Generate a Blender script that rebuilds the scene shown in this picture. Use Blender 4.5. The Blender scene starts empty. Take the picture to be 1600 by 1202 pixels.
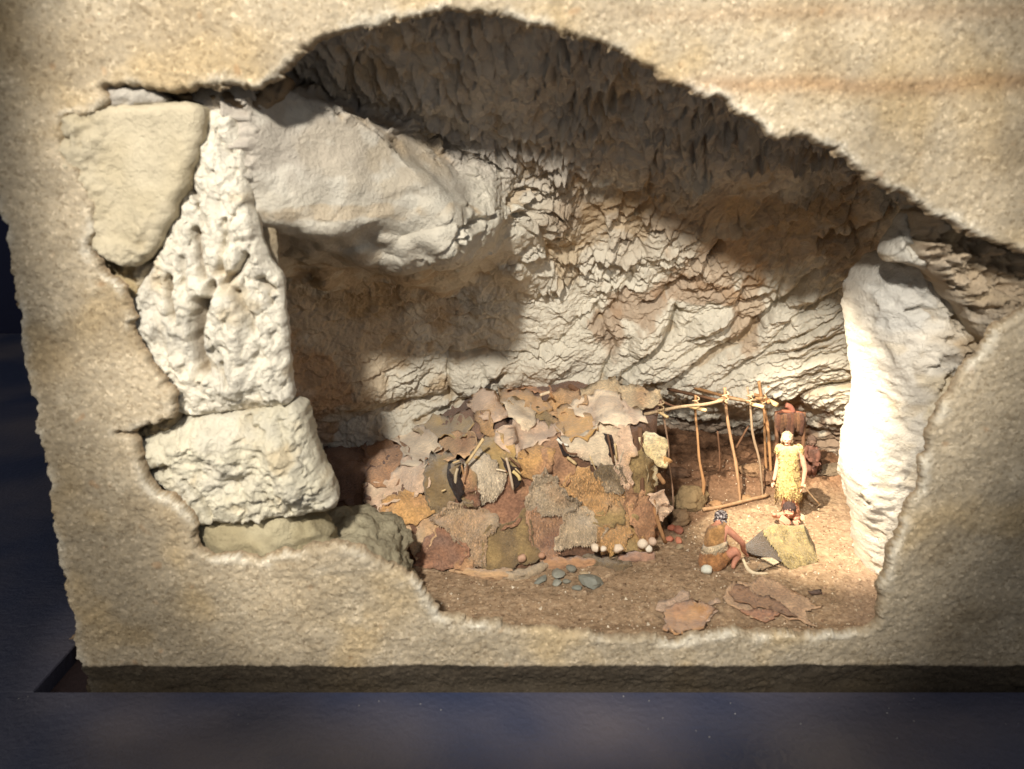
import bpy, bmesh, math, random
import numpy as np
from mathutils import Vector, Matrix, noise as mnoise
from mathutils.bvhtree import BVHTree
from mathutils.geometry import delaunay_2d_cdt

S = bpy.context.scene
C = S.collection
# ------------------------------------------------------------ camera, world, lamps (1 unit = 10 cm of the display model)
PITCH = math.radians(16.0); F = 1230.0; CAMZ = 1.6
cam = bpy.data.cameras.new('camera'); co = bpy.data.objects.new('camera', cam); C.objects.link(co)
co.location = (0, 0, CAMZ); co.rotation_euler = (math.radians(90) - PITCH, 0, 0)
cam.sensor_width = 36; cam.lens = 36 * F / 1600; cam.clip_start = .01; cam.clip_end = 200
cam.dof.use_dof = True; cam.dof.focus_distance = 3.6; cam.dof.aperture_fstop = 1.0
cam.dof.aperture_fstop = cam.lens / 1000 / .017      # iris about 1.6 mm of the model's scale
S.camera = co
S.view_settings.view_transform = 'Standard'; S.view_settings.look = 'None'; S.view_settings.exposure = 0; S.view_settings.gamma = 1
w = bpy.data.worlds.new('World'); S.world = w; w.use_nodes = True
w.node_tree.nodes['Background'].inputs[0].default_value = (1, .97, .93, 1)
w.node_tree.nodes['Background'].inputs[1].default_value = .29
# ------------------------------------------------------------ camera maths: photograph pixel <-> place
cP, sP = math.cos(PITCH), math.sin(PITCH)
def ray(px, py):
    a = (px - 800) / F; b = (601 - py) / F
    return np.array([a, cP + b * sP, -sP + b * cP])
def at(px, py, Y):
    r = ray(px, py); t = Y / r[1]; return Vector((r[0] * t, Y, CAMZ + r[2] * t))
def atz(px, py, z=0.0):
    r = ray(px, py); t = (z - CAMZ) / r[2]; return Vector((r[0] * t, r[1] * t, z))
def proj(X, Y, Z):
    dz = Z - CAMZ; d = Y * cP - dz * sP; u = Y * sP + dz * cP
    return 800 + F * X / d, 601 - F * u / d

def spot(name, loc, to, power, angle, blend, size, col):
    l = bpy.data.lights.new(name, 'SPOT'); l.energy = power; l.spot_size = math.radians(angle); l.spot_blend = blend
    l.shadow_soft_size = size; l.color = col
    o = bpy.data.objects.new(name, l); C.objects.link(o); o.location = loc
    o.rotation_euler = (Vector(to) - Vector(loc)).to_track_quat('-Z', 'Y').to_euler(); return o
KEY = spot('key_lamp', (-.88, -1.2, 3.60), (-.02, 2.45, 1.36), 1400, 39, .35, .13, (1, .95, .86))
SIDE = spot('side_lamp', (.75, -1.3, 2.95), (1.22, 3.0, 1.36), 380, 30, .9, .06, (1, .94, .84))
FRONT = spot('front_lamp', (-1.7, -1.0, 2.7), (-1.25, 2.3, .42), 270, 18, .4, .03, (1, .92, .78))
WARM = spot('warm_lamp', (.30, 2.48, 1.78), (1.38, 3.28, .24), 660, 39, .8, .02, (1, .88, .70))
TABLE = spot('table_lamp', (1.5, -2.0, 3.2), (-.2, 1.9, -.2), 95, 60, 1, .2, (.7, .8, 1))

# ------------------------------------------------------------ numpy noise
def _h(ix, iy, iz, seed):
    n = (ix * 374761393 + iy * 668265263 + iz * 2147483647 + seed * 1274126177) & 0xffffffff
    n = ((n ^ (n >> 13)) * 1274126177) & 0xffffffff
    n = ((n ^ (n >> 16)) * 2246822519) & 0xffffffff
    return (n ^ (n >> 15)) & 0xffffffff
def vnoise(x, y, z, seed=0):
    xi = np.floor(x).astype(np.int64); yi = np.floor(y).astype(np.int64); zi = np.floor(z).astype(np.int64)
    fx, fy, fz = x - xi, y - yi, z - zi
    ux, uy, uz = [t * t * t * (t * (t * 6 - 15) + 10) for t in (fx, fy, fz)]
    def g(dx, dy, dz):
        h = _h(xi + dx, yi + dy, zi + dz, seed)
        a = (h & 1023) / 511.5 - 1; b = ((h >> 10) & 1023) / 511.5 - 1; c = ((h >> 20) & 1023) / 511.5 - 1
        return a * (fx - dx) + b * (fy - dy) + c * (fz - dz)
    L = lambda a, b, t: a + (b - a) * t
    return L(L(L(g(0,0,0), g(1,0,0), ux), L(g(0,1,0), g(1,1,0), ux), uy), L(L(g(0,0,1), g(1,0,1), ux), L(g(0,1,1), g(1,1,1), ux), uy), uz)
def fbm(x, y, z, s, o=4, seed=0, gain=.5, ridge=False):
    x = x * s; y = y * s; z = z * s; r = 0; a = 1.0
    for i in range(o):
        n = vnoise(x, y, z, seed + i * 17)
        r = r + a * ((.35 - np.abs(n)) * 1.6 if ridge else n)
        x = x * 2.03; y = y * 2.03; z = z * 2.03; a *= gain
    return r
def voro(x, y, seed=0):
    """2-D cells: distance to the nearest and second nearest point, and the cell's own random number."""
    xi = np.floor(x).astype(np.int64); yi = np.floor(y).astype(np.int64)
    f1 = np.full(x.shape, 9.); f2 = np.full(x.shape, 9.); cid = np.zeros(x.shape)
    for dx in (-1, 0, 1):
        for dy in (-1, 0, 1):
            h = _h(xi + dx, yi + dy, xi * 0, seed)
            px = xi + dx + (h & 1023) / 1023.; py = yi + dy + ((h >> 10) & 1023) / 1023.
            d = np.hypot(px - x, py - y)
            c = ((h >> 20) & 1023) / 1023.
            m = d < f1
            f2 = np.where(m, f1, np.minimum(f2, d)); cid = np.where(m, c, cid); f1 = np.where(m, d, f1)
    return f1, f2, cid
def facets(x, y, seed=0, bias=(0, 0), tilt=1.0):
    """broken-plaster facets: every cell is a small plane with its own tilt, so neighbours meet in steps"""
    xi = np.floor(x).astype(np.int64); yi = np.floor(y).astype(np.int64)
    f1 = np.full(x.shape, 9.); f2 = np.full(x.shape, 9.); q = np.zeros(x.shape)
    for dx in (-1, 0, 1):
        for dy in (-1, 0, 1):
            h = _h(xi + dx, yi + dy, xi * 0, seed); h2 = _h(xi + dx, yi + dy, xi * 0 + 3, seed)
            ox = x - (xi + dx + (h & 1023) / 1023.); oy = y - (yi + dy + ((h >> 10) & 1023) / 1023.); d = np.hypot(ox, oy)
            v = tilt * (ox * (bias[0] + (h2 & 1023) / 511.5 - 1) + oy * (bias[1] + ((h2 >> 10) & 1023) / 511.5 - 1)) + .5 * (((h >> 20) & 1023) / 1023. - .5)
            m = d < f1; f2 = np.where(m, f1, np.minimum(f2, d)); q = np.where(m, v, q); f1 = np.where(m, d, f1)
    return q, f2 - f1
def seg_dist(X, Z, pts):
    d = np.full(X.shape, 1e9)
    for (ax, az), (bx, bz) in zip(pts[:-1], pts[1:]):
        vx, vz = bx - ax, bz - az; L = vx * vx + vz * vz + 1e-12
        t = np.clip(((X - ax) * vx + (Z - az) * vz) / L, 0, 1)
        d = np.minimum(d, np.hypot(X - ax - t * vx, Z - az - t * vz))
    return d
def sdf(X, Z, poly):
    """positive inside"""
    d = seg_dist(X, Z, poly + [poly[0]])
    ins = np.zeros(X.shape, bool)
    for (ax, az), (bx, bz) in zip(poly, poly[1:] + [poly[0]]):
        c = (az > Z) != (bz > Z)
        xx = (bx - ax) * (Z - az) / ((bz - az) if abs(bz - az) > 1e-12 else 1e-12) + ax
        ins ^= c & (X < xx)
    return np.where(ins, d, -d)
def smooth_poly(p, n=3):
    for _ in range(n):
        q = []
        for a, b in zip(p, p[1:] + [p[0]]):
            q += [(a[0] * .75 + b[0] * .25, a[1] * .75 + b[1] * .25), (a[0] * .25 + b[0] * .75, a[1] * .25 + b[1] * .75)]
        p = q
    return p
def sstep(a, b, x):
    t = np.clip((x - a) / (b - a), 0, 1); return t * t * (3 - 2 * t)
def lin(r, g, b):
    f = lambda c: (c / 255 / 12.92) if c < 10.3 else ((c / 255 + .055) / 1.055) ** 2.4
    return (f(r), f(g), f(b))

# ------------------------------------------------------------ objects
def tag(o, label=None, cat=None, group=None, kind=None):
    if label: o['label'] = label
    if cat: o['category'] = cat
    if group: o['group'] = group
    if kind: o['kind'] = kind
    return o
def empty(name, loc, label=None, cat=None, group=None):
    o = bpy.data.objects.new(name, None); C.objects.link(o); o.location = loc; o.empty_display_size = .05
    return tag(o, label, cat, group)
def link(name, me, mat, parent=None, smooth=True):
    o = bpy.data.objects.new(name, me); C.objects.link(o)
    if mat and not me.materials: me.materials.append(mat)
    if smooth and len(me.polygons): me.polygons.foreach_set('use_smooth', np.ones(len(me.polygons), bool))
    if parent:
        o.parent = parent
        o.location = -Vector(parent.location) if parent.type == 'EMPTY' else (0, 0, 0)
    return o
def np_mesh(name, V, Fq, col=None):
    """V n*3, Fq list of quads or triangles as an int array; unused vertices dropped; col n*3 -> attribute"""
    used = np.zeros(len(V), bool); used[Fq.ravel()] = True
    idx = np.cumsum(used) - 1; V = V[used]; Fq = idx[Fq]
    me = bpy.data.meshes.new(name); n, k = Fq.shape
    me.vertices.add(len(V)); me.vertices.foreach_set('co', V.astype(np.float32).ravel())
    me.loops.add(n * k); me.loops.foreach_set('vertex_index', Fq.astype(np.int32).ravel())
    me.polygons.add(n); me.polygons.foreach_set('loop_start', np.arange(0, n * k, k, dtype=np.int32))
    me.update(calc_edges=True)
    if col is not None:
        a = me.color_attributes.new('tint', 'FLOAT_COLOR', 'POINT')
        c = np.ones((len(V), 4), np.float32); c[:, :3] = col[used]; a.data.foreach_set('color', c.ravel())
    return me
def grid_faces(h, w_, mask=None, flip=False):
    i = np.arange(h * w_).reshape(h, w_)
    q = np.stack([i[:-1, :-1], i[:-1, 1:], i[1:, 1:], i[1:, :-1]], -1)
    if flip: q = q[..., ::-1]
    if mask is not None:
        m = mask[:-1, :-1] | mask[:-1, 1:] | mask[1:, 1:] | mask[1:, :-1]; return q[m]
    return q.reshape(-1, 4)
def mixc(c, m, col):
    m = np.asarray(m)[..., None]; return c * (1 - m) + np.array(col) * m

# ------------------------------------------------------------ materials
def mat(name, base=None, rough=.9, nscale=40, var=.25, bump=.3, bscale=120, bdist=.01, spec=.25, attr=True, fine=None, spots=None, stretch=None, sheen=0):
    m = bpy.data.materials.new(name); m.use_nodes = True; nt = m.node_tree; N = nt.nodes; L = nt.links
    b = N['Principled BSDF']; b.inputs['Roughness'].default_value = rough; b.inputs['Specular IOR Level'].default_value = spec
    if sheen: b.inputs['Sheen Weight'].default_value = sheen
    tc = N.new('ShaderNodeTexCoord'); src = tc.outputs['Object']
    if stretch:
        mp = N.new('ShaderNodeMapping'); mp.inputs['Scale'].default_value = stretch[:3]
        if len(stretch) > 3: mp.inputs['Rotation'].default_value = stretch[3]
        L.new(src, mp.inputs[0]); src = mp.outputs[0]
    if attr:
        a = N.new('ShaderNodeAttribute'); a.attribute_name = 'tint'; col = a.outputs['Color']
    else:
        a = N.new('ShaderNodeRGB'); a.outputs[0].default_value = (*base, 1); col = a.outputs[0]
    n = N.new('ShaderNodeTexNoise'); n.inputs['Scale'].default_value = nscale; n.inputs['Detail'].default_value = 8; n.inputs['Roughness'].default_value = .65
    L.new(src, n.inputs['Vector'])
    mr = N.new('ShaderNodeMapRange'); mr.inputs['From Min'].default_value = .3; mr.inputs['From Max'].default_value = .7
    mr.inputs['To Min'].default_value = 1 - var; mr.inputs['To Max'].default_value = 1 + var; L.new(n.outputs['Fac'], mr.inputs['Value'])
    mx = N.new('ShaderNodeVectorMath'); mx.operation = 'SCALE'; L.new(col, mx.inputs[0]); L.new(mr.outputs[0], mx.inputs['Scale'])
    out = mx.outputs[0]
    if spots:      # separate little grains of other colours: (scale, ramp of (pos,colour), mix)
        v = N.new('ShaderNodeTexVoronoi'); v.inputs['Scale'].default_value = spots[0]; L.new(tc.outputs['Object'], v.inputs['Vector'])
        sp = N.new('ShaderNodeSeparateColor'); L.new(v.outputs['Color'], sp.inputs[0])
        rp = N.new('ShaderNodeValToRGB'); rp.color_ramp.interpolation = 'CONSTANT'
        while len(rp.color_ramp.elements) < len(spots[1]): rp.color_ramp.elements.new(.5)
        for e, (p_, c_) in zip(rp.color_ramp.elements, spots[1]): e.position = p_; e.color = (*c_, 1)
        L.new(sp.outputs[0], rp.inputs[0])
        mm = N.new('ShaderNodeVectorMath'); mm.operation = 'MULTIPLY'; L.new(out, mm.inputs[0]); L.new(rp.outputs[0], mm.inputs[1]); out = mm.outputs[0]
        r2 = N.new('ShaderNodeMapRange'); r2.inputs['From Min'].default_value = .93; r2.inputs['From Max'].default_value = .97
        r2.inputs['To Min'].default_value = rough; r2.inputs['To Max'].default_value = .22; L.new(sp.outputs[1], r2.inputs['Value']); L.new(r2.outputs[0], b.inputs['Roughness'])
    L.new(out, b.inputs['Base Color'])
    b1 = N.new('ShaderNodeTexNoise'); b1.inputs['Scale'].default_value = bscale; b1.inputs['Detail'].default_value = 6; b1.inputs['Roughness'].default_value = .7; L.new(src, b1.inputs['Vector'])
    bp = N.new('ShaderNodeBump'); bp.inputs['Strength'].default_value = bump; bp.inputs['Distance'].default_value = bdist
    L.new(b1.outputs['Fac'], bp.inputs['Height']); L.new(bp.outputs[0], b.inputs['Normal'])
    return m
M = {}
grain = [(0, (.74, .7, .64)), (.08, (.88, .85, .8)), (.3, (.97, .95, .92)), (.7, (1.08, 1.05, 1.0)), (.93, (1.3, 1.28, 1.25))]
M['sandstone'] = mat('sandstone', nscale=9, var=.12, bump=.8, bscale=160, bdist=.008, spots=(110, grain), rough=.85)
M['limestone'] = mat('limestone', nscale=14, var=.12, bump=.9, bscale=75, bdist=.014, rough=.92, spec=.15)
M['floor'] = mat('floor_sand', nscale=20, var=.2, bump=.7, bscale=200, bdist=.006, spots=(120, grain), rough=.9)
M['hide'] = mat('hide', nscale=90, var=.42, bump=.9, bscale=110, bdist=.012, rough=.85, spec=.2, sheen=.15)
M['fur'] = mat('fur', nscale=70, var=.3, bump=1.0, bscale=170, bdist=.016, rough=.95, spec=.1, stretch=(1, 1, .4), sheen=.3)
M['fur_fine'] = mat('fur_fine', nscale=90, var=.25, bump=.8, bscale=260, bdist=.008, rough=.95, spec=.1, stretch=(.5, 1, 1), sheen=.3)
M['stone'] = mat('stone', nscale=50, var=.15, bump=.4, bscale=90, bdist=.004, rough=.7)
M['wood'] = mat('wood', nscale=60, var=.3, bump=.6, bscale=90, bdist=.004, rough=.8, stretch=(1, 1, .15))
M['skin'] = mat('skin', nscale=60, var=.22, bump=.4, bscale=120, bdist=.006, rough=.7, spec=.25)
M['hair'] = mat('hair', nscale=70, var=.4, bump=1, bscale=120, bdist=.01, rough=.5, stretch=(1, 1, .3))
def snap(X, Z, s, st):
    gz_, gx_ = np.gradient(s, st); g = gx_ ** 2 + gz_ ** 2 + 1e-3; k = np.clip(s, -1.6 * st, 0) * (s < 0)
    return X - k * gx_ / g, Z - k * gz_ / g
# ============================================================ the sandstone front: a thick plate with the cave mouth cut through it
Y0 = 2.3
def P2(pts, Y): return [(at(x, y, Y).x, at(x, y, Y).z) for x, y in pts]
MOUTH = [(152,134),(200,131),(248,141),(300,137),(345,131),(378,137),(402,138),(430,116),(452,100),(470,80),(492,64),(520,50),(560,38),(600,31),(640,27),(690,17),
 (730,15),(765,18),(810,30),(850,38),(900,53),(950,72),(1000,98),(1030,112),(1060,133),(1095,144),(1128,150),(1150,170),(1180,193),(1212,212),(1250,214),(1290,224),(1318,240),
 (1340,262),(1368,282),(1400,300),(1432,312),(1460,334),(1500,350),(1530,372),(1560,376),(1610,400),(1660,420),(1680,470),(1618,482),(1578,500),(1548,533),(1518,575),(1496,603),(1468,645),(1450,700),(1443,760),(1420,800),
 (1397,860),(1384,900),(1376,950),(1372,985),(1320,992),(1280,997),(1230,992),(1180,994),(1140,988),(1100,996),(1050,1003),(1000,999),(950,1000),(900,992),(850,986),(800,984),(755,976),(720,973),(688,966),
 (676,950),(660,925),(640,903),(612,888),(585,874),(548,858),(510,850),(470,862),(430,872),(390,876),(350,872),(315,868),(300,850),(303,815),(285,790),(240,770),(222,740),(212,705),(203,684),(172,678),
 (205,672),(245,662),(268,650),(272,625),(250,590),(228,560),(212,540),(200,520),(206,493),(196,465),(170,428),(135,402),(138,372),(146,345),(140,305),(118,272),(106,250),(92,220),(94,196),(108,178),(150,172),(168,150)]
def sandstone():
    x0, x1, z0, z1, st = -1.60, 1.95, -.26, 2.45, .0056
    X, Z = np.meshgrid(np.arange(x0, x1, st), np.arange(z0, z1, st))
    hole = smooth_poly(P2(MOUTH, Y0), 1)
    s = -sdf(X, Z, hole)
    wob = fbm(X, X * 0, Z, 14, 4, 5, gain=.6) * .022 + (voro(X / .019, Z / .019, 41)[2] - .5) * .006
    # the plate's own left edge, uneven; and its foot, drawn back so its shape adds shade
    left = -1.467 + .012 * fbm(X * 0, X * 0, Z, 5, 3, 8)
    s = np.minimum(s, (X - left)) + wob
    R = .015
    und = .014 * fbm(X, X * 0, Z, 2.2, 3, 3) + .010 * fbm(X, X * 0, Z, 9, 4, 4)
    f1, f2, cid = voro(X / .0125, Z / .0125, 7)
    g1, g2, gid = voro(X / .024 + 9, Z / .024, 17)
    y = Y0 + und - .0048 * (1 - f1) * (.3 + cid) - .004 * (gid > .75) * np.clip(.8 - g1, 0, 1) + .0035 * fbm(X, X * 0, Z, 60, 2, 31)
    # small pits and chipped places
    pit = sstep(.5, .8, fbm(X, X * 0, Z, 11, 2, 77)); y = y + .008 * pit
    e = np.clip(1 - s / R, 0, 1); y = y + R * (1 - np.sqrt(1 - np.minimum(e, .999) ** 2))
    y = y + np.where(s < 0, -s * 4.5, 0)
    y = y + np.clip(-.048 - Z, 0, 1) * .35
    X2, Z2_ = snap(X, Z, s + .0055, st); V = np.stack([X2, np.minimum(y, Y0 + .034), Z2_], -1).reshape(-1, 3)
    base = np.empty(X.shape + (3,)); base[:] = lin(178, 165, 143)
    px, py = proj(X, Y0, Z)
    base = mixc(base, (.55) * sstep(.0, .45, fbm(X, X * 0, Z, 3.1, 3, 51)), lin(192, 168, 126))
    base = mixc(base, .6 * sstep(.0, .4, fbm(X, X * 0, Z, 2.3, 3, 61)), lin(150, 134, 108))
    base = mixc(base, .5 * sstep(.25, .6, fbm(X, X * 0, Z, 7, 4, 71)), lin(206, 194, 172))
    base = mixc(base, .3 * sstep(.45, .6, fbm(X, X * 0, Z, 14, 2, 81)), lin(176, 122, 66))
    # long faint rust layers high on the right
    for (ya, wd, am) in ((132, 16, .5), (20, 14, .25)):
        base = mixc(base, am * np.exp(-((py - ya - 14 * fbm(X, X * 0, Z, 3, 2, 9)) / wd) ** 2) * sstep(850, 1150, px), lin(150, 112, 74))
    base = mixc(base, .55 * np.exp(-(s / .02) ** 2) * (s > 0) * sstep(-.2, .2, fbm(X, X * 0, Z, 6, 2, 91)), lin(232, 228, 215))
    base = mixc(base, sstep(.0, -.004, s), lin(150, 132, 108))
    base = mixc(base, .9 * sstep(-.044, -.052, Z + .003 * fbm(X, X * 0, Z, 30, 2, 14)), lin(52, 44, 35))      # shadow band along the plate's foot, painted into the colour
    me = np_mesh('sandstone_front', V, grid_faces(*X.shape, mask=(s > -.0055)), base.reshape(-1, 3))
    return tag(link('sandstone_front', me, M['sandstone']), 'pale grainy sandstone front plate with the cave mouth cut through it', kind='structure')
sandstone()

# ============================================================ the cave wall and vault, one shell
PROF = [(.0, 4.55, -.1), (.10, 4.5, .06), (.16, 4.42, .22), (.2, 4.15, .36), (.25, 3.96, .44), (.36, 3.92, .68), (.5, 3.82, .98), (.63, 3.55, 1.28), (.75, 3.22, 1.58), (.86, 2.88, 1.82), (.94, 2.55, 2.0), (1.0, 2.33, 2.14)]
def wall():
    H, W = 640, 880
    v = np.linspace(0, 1, H); x = np.linspace(-1.45, 2.25, W)
    t = [p[0] for p in PROF]; yy = np.interp(v, t, [p[1] for p in PROF]); zz = np.interp(v, t, [p[2] for p in PROF])
    k = np.ones(31) / 31
    def sm(a):
        b = np.concatenate([np.full(15, a[0]), a, np.full(15, a[-1])]); return np.convolve(b, k, 'valid')
    yy = sm(sm(yy)); zz = sm(zz)
    X = np.repeat(x[None], H, 0); YY = np.repeat(yy[:, None], W, 1); Z = np.repeat(zz[:, None], W, 1); VV = np.repeat(v[:, None], W, 1)
    SX = np.clip(1 - np.abs((X - .4) / 1.86) ** 2.6, 0, 1) ** (1 / 2.6)
    Y = 2.345 + (YY - 2.345) * SX
    # the overhang is only under the right half: to the left the wall runs down to the ground behind the shelter
    lf = sstep(.35, -.1, X); Y = np.where(Z < .5, Y + lf * (np.minimum(Y, 3.99) - Y) , Y)
    # the smooth side wall: runs obliquely back from the left end of the mouth, its top a ledge under the roof
    SZ = [(290,150),(385,140),(430,130),(520,160),(600,188),(700,250),(770,300),(870,392),(830,520),(700,540),(640,545),(590,545),(500,545),(430,545),(290,500)]
    Ys = np.minimum(Y, 2.43 + np.clip(X + .80, 0, 3) * .52 + .05 * np.clip(Z - 1.3, -.5, 1)); pxs, pys = proj(X, Ys, Z)
    sz = sdf(pxs, pys, smooth_poly(SZ, 2)) + 14 * fbm(X, Y, Z, 4, 3, 98)
    Y = Y + (Ys - Y) * sstep(-14 - 60 * sstep(560, 800, pxs), 12 + 120 * sstep(560, 800, pxs), sz) * (1 - sstep(315, 545, pys + 60 * fbm(X, Y, Z, 3.5, 3, 97)))
    # normals of the smooth shell
    Pm = np.stack([X, Y, Z], -1)
    du = np.gradient(Pm, axis=1); dv = np.gradient(Pm, axis=0); n = np.cross(du, dv); n /= np.linalg.norm(n, axis=-1, keepdims=True) + 1e-9
    n = np.where(n[..., 1:2] > 0, -n, n)
    px, py = proj(X, Y, Z)
    q = fbm(X, Y, Z, 1.7, 3, 2) * .09; nf = np.where(X < .15, np.clip(-n[..., 1] * 1.6 - .25, .12, 1), 1.0)
    # beds that climb to the right on the lower right side
    a = math.radians(33); right = sstep(900, 1120, px) * sstep(330, 470, py)
    U = X * math.cos(a) + Z * math.sin(a); Wd = -X * math.sin(a) + Z * math.cos(a)
    bed = fbm(U * .35, Y * .3, Wd * 1.6, 5.5, 4, 12, ridge=True)
    q = q + right * .06 * bed
    # scalloped, chipped plaster elsewhere: gouges that lean to the right
    b2 = math.radians(62); U2 = X * math.cos(b2) + Z * math.sin(b2); W2 = -X * math.sin(b2) + Z * math.cos(b2)
    wx = .05 * fbm(X, Y, Z, 6, 2, 21); wz = .05 * fbm(X, Y, Z, 6, 2, 22)
    arc = VV * 2.9
    f1, f2, cid = voro((X + wx) / .075 + arc * 3.2, (arc + wz) / .105, 3)
    g1, g2, gid = voro((X + wx * .6) / .036 + arc * 5, (arc + wz * .6) / .052, 4)
    smoothz = sdf(px, py, [(375,170),(430,136),(520,165),(600,190),(700,255),(760,300),(700,345),(690,400),(600,440),(440,415),(380,330)])
    sm_ = sstep(-12, 30, smoothz + 12 * fbm(X, Y, Z, 6, 3, 99))
    rough = (1 - .8 * right * .6) * (1 - .93 * sm_)
    patch = .12 + .95 * sstep(-.2, .3, fbm(X, Y, Z, 3.4, 3, 33))
    ceil_ = sstep(300, 240, py)
    dl = sstep(680, 560, px) * sstep(400, 440, py)          # softer, lumpy lower left
    chip = (f2 - f1); chip2 = (g2 - g1)
    wx2 = .3 * fbm(X, Y, Z, 9, 3, 121); wz2 = .3 * fbm(X, Y, Z, 9, 3, 122)
    lean = X * .45
    fa, ea = facets((X - arc * .35) / .062 + wx2, arc / .085 + wz2 + lean, 3, (.2, -.9)); fb, eb = facets((X - arc * .35) / .030 + wx2, arc / .040 + wz2 * 2 + lean, 4, (.3, -.9)); fc, ec = facets(X / .11 + wx2, arc / .13 + wz2, 5, (.2, -.4))
    low = 1 - .45 * sstep(430, 520, py); q = q + nf * rough * (1 - .7 * right) * low * patch * (1 - .45 * dl) * (.034 * fa * sstep(0, .10, ea) + .017 * fb * sstep(0, .12, eb)) + nf * (1 - .9 * right) * low * (1 - sm_) * .028 * fc * sstep(0, .05, ec)
    q = q + right * (.007 * fb + .006 * fa)
    q = q + (.3 + .7 * nf) * (1 - .9 * sm_) * (.030 * fbm(X, Y, Z, 7, 5, 41, gain=.55) + .010 * fbm(X, Y, Z, 30, 3, 43, ridge=True))
    q = q + sm_ * .012 * fbm(X, Y, Z, 8, 4, 47)
    fd, ed = facets((X + arc * .3) / .036 + wx2 * 2, arc / .068 + wz2 * 2, 6, (-.7, -.4)); q = q + (.3 + .7 * nf) * ceil_ * (1 - sm_) * .046 * fd * sstep(-.4, .3, fbm(X, Y, Z, 3, 3, 45))
    GR = [([(1270,416),(1250,432),(1228,452),(1197,490),(1181,496)], 6, .07), ([(1169,490),(1119,509),(1078,527)], 4, .04),
          ([(1125,377),(1110,395),(1087,418),(1050,443),(1025,462),(1000,470)], 5, .07), ([(1056,477),(1050,509),(1025,534),(987,571),(972,592)], 6, .07),
          ([(1181,505),(1159,527),(1106,555),(1047,596),(987,612),(960,600)], 8, .08), ([(1328,515),(1300,520),(1259,535),(1245,540)], 3.5, .035),
          ([(1330,540),(1290,552),(1259,560)], 3.5, .03), ([(1345,597),(1300,608),(1259,618),(1231,627),(1200,622),(1175,612)], 4, .06),
          ([(620,204),(700,208),(800,215),(900,228),(1000,232),(1140,232),(1300,236)], 2.2, .012),
          ([(860,215),(866,240)], 2, .02), ([(855,390),(845,360),(830,330),(800,310)], 5, .03), ([(1170,420),(1150,460),(1155,500)], 4, .03),
          ([(1400,320),(1370,345),(1330,370),(1280,372)], 4, .05), ([(1330,355),(1345,380),(1320,400)], 3, .03), ([(690,560),(760,548),(820,545)], 3, .03), ([(704,548),(700,600),(706,640)], 3, .03),
          ([(650,660),(700,640),(745,615),(790,585)], 5, .05), ([(930,480),(960,540),(940,590)], 5, .05), ([(985,430),(960,470),(930,500)],5,.04), ([(1232,395),(1215,440),(1205,470)],3,.03),
          ([(1345,440),(1290,455),(1240,490),(1210,520)],3,.03), ([(1340,470),(1280,500),(1200,540),(1130,590)],3,.03), ([(1340,575),(1240,585),(1180,600)],3,.03)]
    for pts, wd, dp in GR:
        d = seg_dist(px + 5 * fbm(X, Y, Z, 14, 2, 55), py + 5 * fbm(X, Y, Z, 14, 2, 56), pts); q = q - dp * np.exp(-(d / wd) ** 2)
    for (cx, cy, ra, rb, an, hh) in ((1013,512,46,22,-52,.085), (1108,500,44,20,-32,.075), (1092,405,30,9,-48,.05), (1065,572,55,18,-30,.06), (870,560,60,30,-15,.05),
                                     (1235,470,75,14,-38,.05), (760,590,60,36,-10,.05), (960,385,40,30,0,.04), (1275,500,60,26,-20,.04), (1240,575,90,18,-10,.04), (820,470,90,60,0,.05), (1040,380,34,26,-30,.035)):
        c_, s_ = math.cos(math.radians(an)), math.sin(math.radians(an)); dx = px - cx; dy = py - cy
        r = ((dx * c_ + dy * s_) / ra) ** 2 + ((-dx * s_ + dy * c_) / rb) ** 2; q = q + hh * np.clip(1 - r, 0, 1) ** .7
    Pm = Pm + n * q[..., None]
    Pm[..., 1] = np.maximum(Pm[..., 1], 2.333)
    base = np.empty(X.shape + (3,)); base[:] = lin(220, 212, 194)
    stain = lambda c, a_, col: mixc(c, np.clip(a_, 0, 1), col)
    nz = fbm(X, Y, Z, 5, 4, 60); nz2 = fbm(X, Y, Z, 12, 4, 61)
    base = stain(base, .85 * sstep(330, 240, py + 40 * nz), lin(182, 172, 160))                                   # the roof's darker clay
    base = stain(base, .8 * np.exp(-((py - 335 - 45 * nz) / 48) ** 2) * sstep(800, 880, px) * sstep(1420, 1300, px), lin(150, 126, 100))
    for (cx, cy, ra, rb, am, col) in ((985,470,62,26,.62,lin(162,130,100)), (945,520,30,60,.6,lin(162,130,100)), (1090,445,75,20,.62,lin(168,134,102)), (1130,400,60,40,.5,lin(172,138,104)), (1165,480,26,70,.5,lin(168,128,84)),
                                      (1200,385,90,26,.45,lin(165,130,90)), (560,520,130,130,.5,lin(190,160,118)), (480,610,60,80,.5,lin(184,138,92)), (1240,665,30,34,.6,lin(140,84,52)), (1290,690,70,40,.75,lin(120,86,60)),
                                      (540,332,150,12,.55,lin(184,150,98)), (640,250,60,50,.3,lin(190,165,120)), (540,235,60,60,.2,lin(190,165,120)), (1110,670,110,30,.7,lin(118,86,62)), (1350,400,60,30,.5,lin(150,122,92)), (880,400,30,40,.5,lin(180,150,105))):
        r = np.sqrt(((px - cx) / ra) ** 2 + ((py - cy) / rb) ** 2) + .9 * nz + .45 * nz2
        base = stain(base, am * sstep(1.1, .75, r), col)
    base = stain(base, .5 * sm_, lin(168, 160, 146)); base = stain(base, .5 * sm_ * sstep(0, .35, nz2), lin(206, 200, 186))
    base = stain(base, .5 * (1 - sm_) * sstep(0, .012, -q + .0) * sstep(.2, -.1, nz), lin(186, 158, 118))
    me = np_mesh('cave_wall', Pm.reshape(-1, 3), grid_faces(H, W), base.reshape(-1, 3))
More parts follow.
